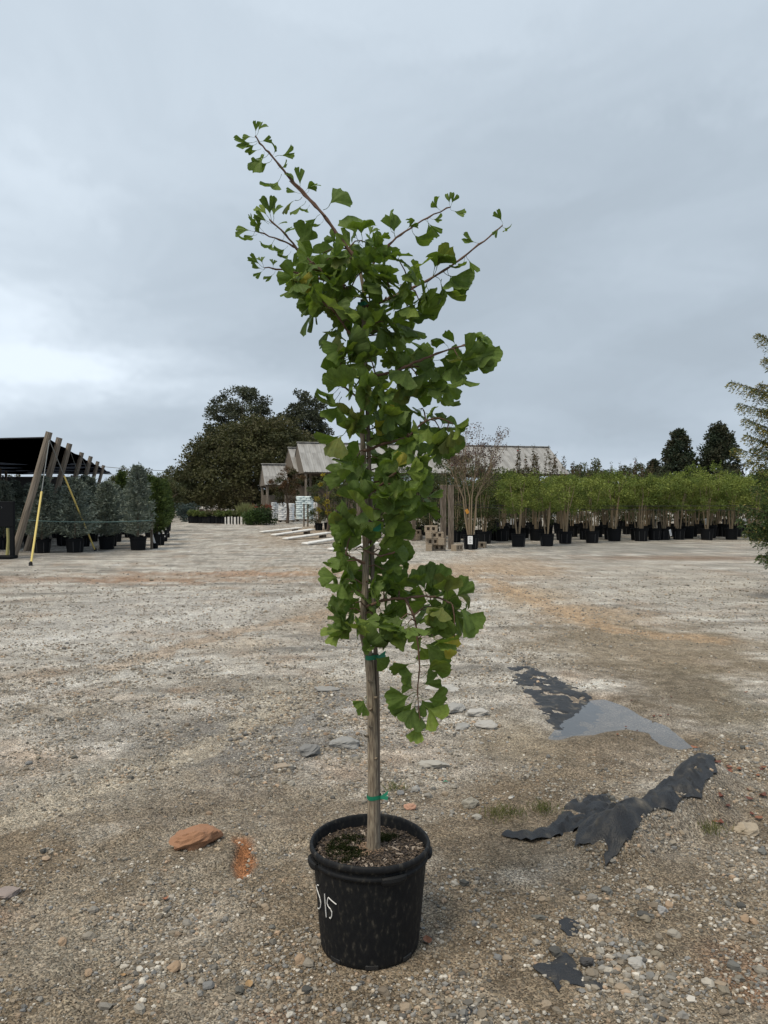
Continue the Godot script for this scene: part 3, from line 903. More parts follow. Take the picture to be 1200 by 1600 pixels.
	# tufts on short spurs through the crown
	var polys := [
		PackedVector2Array([Vector2(545, 360), Vector2(592, 352), Vector2(628, 415), Vector2(676, 446), Vector2(688, 488), Vector2(660, 515), Vector2(742, 530), Vector2(762, 565), Vector2(730, 590), Vector2(708, 640), Vector2(722, 682), Vector2(690, 698), Vector2(668, 722), Vector2(674, 780), Vector2(655, 805), Vector2(600, 825), Vector2(580, 860), Vector2(548, 850), Vector2(534, 800), Vector2(526, 745), Vector2(530, 700), Vector2(508, 648), Vector2(518, 600), Vector2(512, 556), Vector2(530, 528), Vector2(488, 492), Vector2(448, 458), Vector2(448, 428), Vector2(480, 392), Vector2(520, 384)]),
		PackedVector2Array([Vector2(524, 872), Vector2(566, 838), Vector2(634, 858), Vector2(606, 892), Vector2(676, 900), Vector2(738, 925), Vector2(742, 975), Vector2(700, 985), Vector2(690, 1018), Vector2(604, 1000), Vector2(590, 985), Vector2(566, 1005), Vector2(530, 985), Vector2(534, 920)])]
	var tufts := []
	for pi in 2:
		var inner: PackedVector2Array = Geometry2D.offset_polygon(polys[pi], -17.0)[0]
		var y := 340.0 if pi == 0 else 850.0
		while y < (850.0 if pi == 0 else 1010.0):
			var x := 440.0
			while x < 750.0:
				var q := Vector2(x + rng.randf_range(-13, 13), y + rng.randf_range(-13, 13))
				x += 27.0
				if not Geometry2D.is_point_in_polygon(q, inner): continue
				if q.distance_to(Vector2(632, 655)) < 24 or q.distance_to(Vector2(683, 620)) < 20 or q.distance_to(Vector2(600, 1000)) < 14 or q.distance_to(Vector2(540, 628)) < 8: continue
				tufts.append(q)
			y += 27.0
	for q in [[548, 838], [590, 842], [556, 858], [600, 862], [543, 876], [582, 876], [560, 892], [600, 890], [540, 905], [584, 902], [548, 925], [560, 940], [542, 952], [556, 968], [546, 978], [588, 965], [592, 990], [580, 1000], [618, 870], [625, 908], [600, 925], [560, 815], [600, 815], [470, 440], [490, 462], [500, 420], [520, 450], [512, 482], [482, 412], [532, 424], [545, 472], [527, 505], [642, 424], [622, 404], [592, 384], [570, 402], [602, 432], [625, 445], [655, 470], [548, 440], [505, 395], [458, 438], [466, 416], [480, 452], [502, 484], [516, 402], [496, 442], [540, 396], [562, 376], [532, 382]]:
		tufts.append(Vector2(q[0], q[1]))
	for q in tufts:
		var dz := rng.randf_range(-0.13, 0.15)
		if q.y > 830 and q.x < 610: dz *= 0.5
		var p: Vector3 = tp(q.x, q.y, dz) - POT
		# the spur runs back to the nearest wood below it
		var foot := Vector3.ZERO
		var best := 1e9
		for sp in shoot_pts + [tr[0]]:
			for w in sp:
				var dd: float = w.distance_to(p) + maxf(0.0, w.y - p.y) * 0.6
				if dd < best:
					best = dd
					foot = w
		if best > 0.03:
			mb = MB.new()
			var mid: Vector3 = foot.lerp(p, 0.5) + Vector3(0, 0.012, 0)
			mb.tube(PackedVector3Array([foot, mid, p]), PackedFloat32Array([.0030, .0024, .0017]), 5, true)
			part(mb.mesh(), "twig", M.twig, t)
		var out := (p - foot) * Vector3(1, 0.2, 1)
		if out.length() > 0.01: out = out.normalized()
		var small := 0.066 if q.y < 470 else 0.083 if q.y < 830 else 0.072
		for l in (3 if q.y < 430 or q.y > 830 else 4):
			var dir: Vector3 = out * 0.7 + Vector3(rng.randfn() * 0.6, rng.randf_range(-1.0, 0.25), rng.randfn() * 0.5 + 0.25)
			add_leaf(p, dir, small * rng.randf_range(0.72, 1.12), -1, 1.4)
	leaf_list.sort_custom(func(a, b): return a[0] > b[0])
	var rest := SurfaceTool.new()
	rest.begin(Mesh.PRIMITIVE_TRIANGLES)
	var rest_n := 0
	for i in leaf_list.size():
		var e: Array = leaf_list[i]
		if i < 300:
			part(leaf_meshes[e[2]], "leaf", leaf_mats[e[3]], t, e[1])
		else:
			rest.append_from(leaf_meshes[e[2]], 0, e[1])
			rest_n += 1
	if rest_n > 0:
		var o := part(rest.commit(), "foliage", leaf_mats[1], t)
		o.set_meta("kind", "stuff")
	print("leaves ", leaf_list.size())

# ---------------------------------------------------------------- background plants
func crown(mb: MB, clumps: Array, per: int, ls: float, cols: Array, flat := 0.5, up := 0.2, out := 0.6) -> void:
	# clumps: [centre, radius Vector3]; leaves sit mostly in the clump's outer part and point outwards
	for e in clumps:
		var tone: Color = cols[rng.randi() % cols.size()]
		var tint := rng.randf_range(0.82, 1.18)
		for i in per:
			var d := Vector3(rng.randfn(), rng.randfn(), rng.randfn()).normalized()
			var p: Vector3 = e[0] + d * e[1] * pow(rng.randf(), 0.45)
			var dir := (d * out + Vector3(rng.randfn(), rng.randfn() * 0.6 + up, rng.randfn()) * 0.55).normalized()
			var side := dir.cross(Vector3(rng.randfn(), rng.randfn(), rng.randfn())).normalized()
			var s := ls * rng.randf_range(0.6, 1.3)
			var v := tint * rng.randf_range(0.75, 1.25)
			mb.col = Color(tone.r * v, tone.g * v, tone.b * v)
			mb.leaf(p, dir * s, side * s * flat * 0.5)

func pot_mesh(r: float, h: float) -> ArrayMesh:
	var mb := MB.new()
	mb.lathe(PackedVector2Array([Vector2(0, .005), Vector2(r * .80, 0), Vector2(r * .83, .01), Vector2(r * .95, h * .80), Vector2(r * .955, h * .82), Vector2(r, h * .83), Vector2(r * 1.0, h * .90), Vector2(r * .97, h * .905), Vector2(r * .98, h * .97), Vector2(r * 1.03, h * .975), Vector2(r * 1.03, h), Vector2(r * .96, h), Vector2(r * .94, h * .88)]), 18)
	return mb.mesh()
func soil_mesh(r: float, h: float) -> ArrayMesh:
	var mb := MB.new()
	mb.lathe(PackedVector2Array([Vector2(r * .955, h * .89), Vector2(r * .5, h * .92), Vector2(0.001, h * .93)]), 14)
	return mb.mesh()
func proto(called: String) -> Node3D:
	var o := Node3D.new()
	o.name = called + "_proto"
	return o
func pot_parts(o: Node3D, r: float, h: float) -> void:
	var p := part(pot_mesh(r, h), "pot", M.far_pot, o)
	for w in [-1.1, -0.25, 0.6, 1.4]:
		var mb := MB.new()
		mb.bev(Vector3(.016, h * .72, .012), .003, Transform3D(Basis.from_euler(Vector3(0, w, 0)) * Basis.from_euler(Vector3(0.09, 0, 0)), Vector3(sin(w) * r * .905, h * .42, cos(w) * r * .905)))
		part(mb.mesh(), "rib", M.pot_rib, p)
	part(soil_mesh(r, h), "soil", M.soil, o)

func make_blue_conifer(seed_: int, h: float, w: float, cols: Array) -> Node3D:
	rng.seed = seed_
	var o := proto("potted_blue_cypress")
	pot_parts(o, .25, .40)
	var mb := MB.new()
	mb.tube(PackedVector3Array([Vector3(0, .35, 0), Vector3(.01, h * .5, 0), Vector3(0, h * .95, 0)]), PackedFloat32Array([.035, .025, .006]), 7)
	part(mb.mesh(), "trunk", M.stem_dark, o)
	mb = MB.new()
	for i in 330:
		var f := pow(rng.randf(), 0.95)
		var y := lerpf(.45, h, f)
		var rr := w * .5 * pow(1.0 - f, 0.62) * rng.randf_range(0.55, 1.12) + 0.03
		if f < 0.08: rr *= 0.8
		var a := rng.randf() * TAU
		var rad := Vector3(sin(a), 0, cos(a))
		var tipp := rad * rr + Vector3(0, y + rr * rng.randf_range(0.15, 0.6), 0)
		var foot := Vector3(0, y - rr * 0.15, 0)
		var tone: Color = cols[rng.randi() % cols.size()]
		for k in 26:
			var u := pow(rng.randf(), 0.6)
			var p := foot.lerp(tipp, u) + Vector3(rng.randfn(), rng.randfn(), rng.randfn()) * 0.035
			var dir := ((tipp - foot).normalized() + Vector3(rng.randfn(), rng.randfn() * .7, rng.randfn()) * 0.55).normalized()
			var s := rng.randf_range(.05, .13)
			var v := rng.randf_range(0.65, 1.3)
			mb.col = Color(tone.r * v, tone.g * v, tone.b * v)
			mb.leaf(p, dir * s, dir.cross(Vector3(rng.randfn(), rng.randfn(), rng.randfn())).normalized() * s * 0.14)
	part(mb.mesh(), "foliage", M.conifer, o)
	return o

func make_green_tree(seed_: int, h: float, bottom: float, w: float, cols: Array, stems: int, called := "potted_green_tree", per := 95, spikes := 9, ls := 0.075) -> Node3D:
	rng.seed = seed_
	var o := proto(called)
	pot_parts(o, .25, .44)
	var clumps := []
	for i in stems:
		var a := TAU * i / stems + rng.randf()
		var b := Vector3(sin(a), 0, cos(a))
		var top := b * w * .22 + Vector3(0, h * .82, 0)
		var mb := MB.new()
		var mid := b * w * .09 + Vector3(rng.randfn() * .02, bottom * .95, rng.randfn() * .02)
		mb.tube(PackedVector3Array([b * .05 + Vector3(0, .36, 0), mid, mid.lerp(top, .5) + Vector3(rng.randfn() * .04, 0, rng.randfn() * .04), top]), PackedFloat32Array([.026, .019, .012, .005]), 7)
		part(mb.mesh(), "stem", M.stem, o)
	for i in 34:
		var f := rng.randf()
		var a := rng.randf() * TAU
		var y := lerpf(bottom, h * .93, f)
		var rr := w * .5 * (0.55 + 0.6 * sin(f * 2.6)) * sqrt(rng.randf()) * 1.05
		clumps.append([Vector3(sin(a) * rr, y, cos(a) * rr), Vector3(.19, .12, .19) * rng.randf_range(.7, 1.25)])
	var fm := MB.new()
	crown(fm, clumps, per, ls, cols, 0.42, 0.1, 0.8)
	for i in spikes:
		var a := rng.randf() * TAU
		var rr := w * .42 * sqrt(rng.randf())
		var foot := Vector3(sin(a) * rr, h * .86, cos(a) * rr)
		var tipp := foot + Vector3(rng.randfn() * .08, rng.randf_range(.12, .36), rng.randfn() * .08)
		var tone: Color = cols[rng.randi() % cols.size()]
		for k in 34:
			var p := foot.lerp(tipp, rng.randf())
			var dir := Vector3(rng.randfn(), rng.randf_range(-.1, .9), rng.randfn()).normalized()
			var v := rng.randf_range(.8, 1.3)
			mb_leaf(fm, p, dir, .07, .36, Color(tone.r * v, tone.g * v, tone.b * v))
	part(fm.mesh(), "foliage", M.foliage, o)
	return o
func mb_leaf(m: MB, p: Vector3, dir: Vector3, s: float, flat: float, c: Color) -> void:
	m.col = c
	m.leaf(p, dir * s, dir.cross(Vector3(rng.randfn(), rng.randfn(), rng.randfn())).normalized() * s * flat * .5)

func make_far_tree(seed_: int, called: String, h: float, w: float, bottom: float, n: int, per: int, ls: float, cols: Array, open := 0.0, cone := false) -> Node3D:
	rng.seed = seed_
	var o := proto(called)
	var mb := MB.new()
	var th := w * .028 + .02
	mb.tube(PackedVector3Array([Vector3(0, -.05, 0), Vector3(.05, h * .2, 0), Vector3(-.05, h * .5, .05), Vector3(0, h * .85, 0)]), PackedFloat32Array([th * 1.3, th, th * .7, th * .15]), 9)
	for i in 7:
		var a := TAU * i / 7 + rng.randf()
		var y0 := h * rng.randf_range(.22, .55)
		var e := Vector3(sin(a) * w * .36, y0 + h * .22, cos(a) * w * .36)
		mb.tube(PackedVector3Array([Vector3(0, y0, 0), e * Vector3(.5, 1, .5) - Vector3(0, h * .08, 0), e]), PackedFloat32Array([th * .5, th * .3, th * .1]), 6)
	part(mb.mesh(), "trunk", M.far_bark, o)
	var clumps := []
	for i in n:
		var d := Vector3(rng.randfn(), rng.randfn(), rng.randfn()).normalized()
		var rad := pow(rng.randf(), .28)
		var p: Vector3
		if cone:
			var f := pow(rng.randf(), .9)
			var a := rng.randf() * TAU
			var rr := w * .5 * pow(1.0 - f, .55) * pow(rng.randf(), .3)
			p = Vector3(sin(a) * rr, lerpf(bottom, h * .97, f), cos(a) * rr)
		else:
			p = Vector3(d.x * w * .5, 0, d.z * w * .5) * rad
			p.y = lerpf(bottom, h, .5 + .5 * d.y * rad)
			p *= Vector3(.92, .95, .92)
		var s := w * (.10 if not cone else .12) * rng.randf_range(.6, 1.25) * (1.0 - open * .3)
		clumps.append([p, Vector3(s, s * .75, s)])
	var fm := MB.new()
	crown(fm, clumps, per, ls, cols, 0.6, 0.15, 0.5)
	part(fm.mesh(), "crown", M.foliage, o)
	return o

# ---------------------------------------------------------------- small builders
func drape(poly: PackedVector2Array, step: float, lift: float, wrinkle: float, sd: int) -> ArrayMesh:
	var dense := PackedVector2Array()
	var fn := FastNoiseLite.new()
	fn.seed = sd
	fn.frequency = 3.0
	for i in poly.size():
		var a := poly[i]
		var b := poly[(i + 1) % poly.size()]
		var m := maxi(1, int(a.distance_to(b) / step))
		for k in m:
			var q := a.lerp(b, float(k) / m)
			dense.append(q + Vector2(fn.get_noise_2d(q.x * 3, q.y * 3), fn.get_noise_2d(q.x * 3 + 50, q.y * 3)) * step * 0.4)
	var pts := dense.duplicate()
	var bb := Rect2(dense[0], Vector2.ZERO)
	for q in dense: bb = bb.expand(q)
	var inner := Geometry2D.offset_polygon(dense, -step * 0.5)
	var y := bb.position.y
	while y < bb.end.y:
		var x := bb.position.x
		while x < bb.end.x:
			var q := Vector2(x + fn.get_noise_2d(x * 40, y * 40) * step * .5, y)
			for ip in inner:
				if Geometry2D.is_point_in_polygon(q, ip):
					pts.append(q)
					break
			x += step
		y += step
	var tris := Geometry2D.triangulate_delaunay(pts)
	var hs := PackedVector3Array()
	for q in pts:
		var r := 1.0 - absf(fn.get_noise_2d(q.x * 1.5 + q.y * 1.3, (q.y * .8 - q.x * .7) * .45)) * 3.4
		var r2 := 1.0 - absf(fn.get_noise_2d(q.x * 3.6 + q.y * 2 + 20, q.y * 1.5 - q.x)) * 3.0
		# the rim is half dug in: in places it dips under the dirt
		var rim := 1.0 - smoothstep(0.0, step * 3.0, -poly_sd(q, dense))
		var dug := (lift + 0.006) * rim * (0.35 if lift > 0.01 else 1.0) * (0.75 + fn.get_noise_2d(q.x * 2.5 + 9, q.y * 2.5) * 2.2)
		dug += (lift + 0.022) * smoothstep(0.28, 0.38, fn.get_noise_2d(q.x * 1.3 + 70, q.y * 1.3))
		hs.append(Vector3(q.x, gh(q.x, q.y) + lift + wrinkle * (maxf(0, r) + 0.8 * maxf(0, r2)) * (1.0 - rim * .7) - maxf(0.0, dug), q.y))
	var ns := PackedVector3Array()
	ns.resize(pts.size())
	var keep := PackedInt32Array()
	for i in range(0, tris.size(), 3):
		var a := tris[i]
		var b := tris[i + 1]
		var c := tris[i + 2]
		if not Geometry2D.is_point_in_polygon((pts[a] + pts[b] + pts[c]) / 3.0, dense): continue
		var n := (hs[b] - hs[a]).cross(hs[c] - hs[a])
		if n.y > 0:
			var w := b
			b = c
			c = w
		else: n = -n
		ns[a] += n; ns[b] += n; ns[c] += n
		keep.append_array([a, b, c])
	var mb := MB.new()
	for i in pts.size(): mb.vert(hs[i], ns[i].normalized(), pts[i])
	for i in pts.size(): mb.vert(hs[i] - Vector3(0, .003, 0), -ns[i].normalized(), pts[i])
	var k := pts.size()
	mb.x.append_array(keep)
	for i in range(0, keep.size(), 3): mb.x.append_array([keep[i] + k, keep[i + 2] + k, keep[i + 1] + k])
	for i in dense.size():
		var j := (i + 1) % dense.size()
		mb.x.append_array([i, j, k + i, j, k + j, k + i])
	return mb.mesh()
func px_poly(a: Array) -> PackedVector2Array:
	var o := PackedVector2Array()
	for q in a:
		var g := gp(q[0], q[1], q[2] if q.size() > 2 else 0.0)
		o.append(Vector2(g.x, g.z))
	return o
func wire(called: String, label: String, cat: String, a: Vector3, b: Vector3, r: float, m: Material, sag := 0.0, group := "") -> void:
	var t := thing(called, label, cat, a, group)
	var pts := PackedVector3Array()
	var rad := PackedFloat32Array()
	for i in 13:
		var f := i / 12.0
		pts.append((b - a) * f - Vector3(0, sag * 4 * f * (1 - f), 0))
		rad.append(r)
	var mb := MB.new()
	mb.tube(pts, rad, 5)
	part(mb.mesh(), "strand", m, t)
func post(px: float, foot: float, top: float, wide: float, label: String, group := "", m: Material = null, lean := 0.0) -> void:
	var g := gp(px, foot)
	var d := -g.z
	var h := EYE.y + (777.0 - top) / F * d
	var t := thing("wooden_post", label, "post", Vector3(g.x, -0.04, g.z), group, 0.06)
	var w := wide * 0.9 * d / F
	var mb := MB.new()
	mb.bev(Vector3(w, h + .04, w), .008, Transform3D(Basis.from_euler(Vector3(0, 0, lean)), Vector3(0, (h + .04) / 2, 0)))
	part(mb.mesh(), "timber", m if m else M.timber, t)
func block_mesh() -> ArrayMesh:          # hollow block 0.39 x 0.19 x 0.19, cells run along z
	var mb := MB.new()
	for y in [-.0725, .0725]: mb.bev(Vector3(.39, .045, .19), .004, Transform3D(Basis(), Vector3(0, y, 0)))
	for x in [-.158, 0.0, .158]: mb.bev(Vector3(.074, .10, .186), .003, Transform3D(Basis(), Vector3(x, 0, 0)))
	mb.bev(Vector3(.30, .10, .03), .003, Transform3D(Basis(), Vector3(0, 0, -.06)))
	return mb.mesh()
func tag_card(parent: Node3D, pos: Vector3, turn: float, tilt := 0.0) -> void:
	var mb := MB.new()
	mb.bev(Vector3(.15, .25, .004), .001)
	var c := part(mb.mesh(), "label_card", M.card, parent, Transform3D(Basis.from_euler(Vector3(-.12, turn, tilt)), pos))
	for i in 4:
		mb = MB.new()
		mb.bev(Vector3(.09 - .02 * (i % 2), .014, .002), .0005)
		part(mb.mesh(), "print_line", M.ink, c, Transform3D(Basis(), Vector3(0, .07 - i * .045, .0035)))

# ================================================================ the scene
func _ready() -> void:
	# --- camera
	var cam := Camera3D.new()
	cam.name = "camera"
	cam.position = EYE
	cam.rotation.x = PITCH
	cam.fov = rad_to_deg(2.0 * atan(800.0 / F))
	cam.near = 0.05
	cam.far = 1000.0
	add_child(cam)
	cam.current = true
	# --- sky, sun, exposure
	var env := Environment.new()
	env.background_mode = Environment.BG_SKY
	env.sky = Sky.new()
	env.sky.sky_material = overcast()
	env.tonemap_mode = Environment.TONE_MAPPER_LINEAR
	env.tonemap_exposure = 1.72
	env.sdfgi_enabled = true
	env.ssao_enabled = true
	env.ssil_enabled = true
	var we := WorldEnvironment.new()
	we.name = "environment"
	we.environment = env
	add_child(we)
	var sun := DirectionalLight3D.new()
	sun.name = "sun"
	sun.light_energy = 0.5
	sun.light_color = Color(1.0, 0.945, 0.85)
	sun.light_angular_distance = 24.0
	sun.shadow_enabled = true
	sun.look_at_from_position(Vector3(-4, 10, 4.5), Vector3.ZERO)
	add_child(sun)
	# --- noise and materials
	nz.seed = 11
	nz.frequency = 0.05
	nz.fractal_octaves = 3
	nf.seed = 12
	nf.frequency = 0.05
	nf.fractal_octaves = 4
	make_materials()
	M.pot_rib = mat(Color(.035, .037, .042), 0.6)
	make_ground_material()
	# --- the yard
	puddle = px_poly([[862, 1150], [874, 1128], [900, 1106], [918, 1092], [945, 1090], [975, 1102], [1005, 1118], [1035, 1130], [1060, 1148], [1076, 1163], [1060, 1166], [1038, 1160], [1022, 1150], [1016, 1141], [980, 1134], [945, 1138], [925, 1143], [895, 1144], [872, 1150]])
	for q in [[1103, 1196, .1], [1075, 1232, .1], [1045, 1262, .09], [1000, 1290, .06], [955, 1318, .03]]: ridge.append(gp(q[0], q[1], q[2]))
	var clay := Color(.37, .205, .115)
	var tan_ := Color(.40, .30, .205)
	add_blob(230, 908, 130, 5, clay, .7, 1.5)
	add_blob(400, 897, 170, 5, clay, .7, 1.5)
	add_blob(300, 903, 300, 10, Color(.33, .25, .185), .55, 1.3)
	add_blob(60, 907, 150, 6, Color(.28, .19, .135), .6, 1.3)
	add_blob(640, 893, 240, 14, tan_, .7, .9)
	add_blob(800, 890, 130, 26, tan_, .6)
	add_blob(840, 935, 90, 26, Color(.42, .32, .215), .75)
	add_blob(930, 965, 130, 22, Color(.43, .325, .22), .7)
	add_blob(1060, 872, 200, 5, Color(.22, .155, .11), .8)
	add_blob(470, 838, 90, 20, Color(.33, .255, .18), .7)
	add_blob(1050, 1030, 260, 70, Color(.225, .18, .122), .8)
	add_blob(1130, 1100, 120, 70, Color(.20, .175, .13), .7)
	add_blob(1030, 1075, 130, 40, Color(.17, .14, .105), .6)
	add_blob(940, 1190, 120, 30, Color(.22, .18, .135), .7)
	add_blob(800, 1160, 90, 50, Color(.25, .21, .155), .7)
	add_blob(790, 1300, 130, 80, Color(.235, .185, .13), .75)
	add_blob(760, 1420, 120, 60, Color(.20, .16, .115), .6)
	add_blob(450, 1150, 180, 90, Color(.215, .212, .208), .7)
	add_blob(180, 1150, 190, 40, Color(.235, .225, .21), .55)
	add_blob(560, 940, 120, 40, Color(.31, .255, .19), .5)
	add_blob(500, 970, 110, 25, Color(.27, .215, .155), .6)
	add_blob(370, 1005, 90, 14, Color(.40, .33, .25), .6)
	add_blob(420, 1100, 70, 40, Color(.40, .36, .29), .6)
	add_blob(180, 985, 300, 70, Color(.47, .455, .43), .55)
	add_blob(120, 1230, 200, 60, Color(.345, .325, .285), .6)
	add_blob(370, 1270, 240, 45, Color(.185, .16, .13), .55)
	add_blob(300, 1360, 150, 40, Color(.20, .175, .14), .5)
	add_blob(120, 1480, 130, 70, Color(.30, .275, .23), .5)
	add_blob(381, 1342, 18, 36, Color(.27, .115, .05), .75, .7)
	add_blob(1180, 1530, 70, 70, Color(.235, .13, .08), .65)
	add_blob(20, 1430, 60, 30, Color(.27, .17, .115), .4)
	add_blob(420, 1590, 60, 30, Color(.19, .125, .095), .5)
	add_blob(280, 1080, 40, 8, Color(.27, .19, .13), .6)
	add_blob(1100, 910, 160, 40, Color(.42, .39, .34), .5)
	add_blob(980, 925, 160, 26, Color(.40, .38, .34), .5)
	add_blob(100, 865, 150, 12, Color(.24, .235, .225), .7)
	add_blob(960, 857, 260, 13, Color(.28, .275, .255), .75)
	add_blob(690, 868, 90, 14, Color(.43, .415, .38), .6)
	add_blob(965, 1128, 150, 50, Color(.165, .135, .10), .8, .5)
	add_blob(1090, 1400, 260, 160, Color(.20, .168, .128), .45)
	add_track([[-60, 1500], [90, 1400], [230, 1315], [380, 1265], [520, 1235]], .13, Color(.22, .19, .15), .8)
	add_track([[60, 1640], [170, 1500], [290, 1395], [430, 1330]], .12, Color(.205, .175, .135), .7)
	add_track([[-40, 1300], [110, 1245], [260, 1190], [420, 1120], [500, 1062]], .16, Color(.40, .355, .285), .7)
	add_track([[180, 1040], [300, 1004], [420, 975], [560, 950]], .22, Color(.36, .27, .19), .6)
	add_track([[0, 1010], [160, 985], [330, 955], [520, 925]], .3, Color(.52, .505, .475), .7)
	add_track([[0, 1095], [140, 1060], [300, 1030]], .2, Color(.50, .485, .455), .6)
	add_track([[700, 985], [850, 945], [1000, 925], [1190, 915]], .3, Color(.47, .44, .39), .6)
	add_track([[760, 905], [850, 945], [960, 985], [1120, 1000]], .26, Color(.41, .295, .19), .7)
	add_track([[380, 1316], [382, 1345], [381, 1372]], .045, Color(.27, .115, .05), .85)
	make_ground()
	print("ground ", Time.get_ticks_msec())
	make_gravel()
	print("gravel ", Time.get_ticks_msec())
	make_background()
	print("background ", Time.get_ticks_msec())
	make_nursery()
	print("nursery ", Time.get_ticks_msec())
	make_ginkgo()
	print("ginkgo ", Time.get_ticks_msec())
	make_foreground()
	print("done ", Time.get_ticks_msec())

func overcast() -> PanoramaSkyMaterial:
	var w := 1536
	var h := 768
	var im := Image.create(w, h, false, Image.FORMAT_RGBF)
	var a := FastNoiseLite.new()
	a.seed = 21
	a.frequency = 0.34
	a.fractal_octaves = 5
	a.domain_warp_enabled = true
	a.domain_warp_amplitude = 1.2
	a.domain_warp_frequency = 0.25
	var b := FastNoiseLite.new()
	b.seed = 35
	b.frequency = 0.12
	b.fractal_octaves = 4
	for y in h:
		var el := (0.5 - (y + 0.5) / h) * PI
		if el < -0.02:
			im.fill_rect(Rect2i(0, y, w, h - y), Color(.30, .29, .27))
			break
		for x in w:
			var az := (x + 0.5) / w * TAU
			var q := 1.0 / (sin(maxf(el, 0.0)) + 0.16)
			var px := sin(az) * cos(el) * q
			var pz := cos(az) * cos(el) * q
			var n := a.get_noise_2d(px, pz * 1.0)
			var m := b.get_noise_2d(px * 1.4 + 30, pz * 1.4)
			var v := 1.0 + 0.24 * n + 0.20 * m
			v += 0.5 * pow(maxf(0, n + m * 0.6), 2.0)
			var dim := clampf(v, 0.7, 1.35)
			var white := clampf((dim - 0.9) * 1.4, 0, 1)
			var c := Color(.395, .462, .532).lerp(Color(.525, .575, .622), white)
			im.set_pixel(x, y, Color(c.r * dim, c.g * dim, c.b * dim))
	var m := PanoramaSkyMaterial.new()
	m.panorama = ImageTexture.create_from_image(im)
	m.energy_multiplier = 0.775
	return m

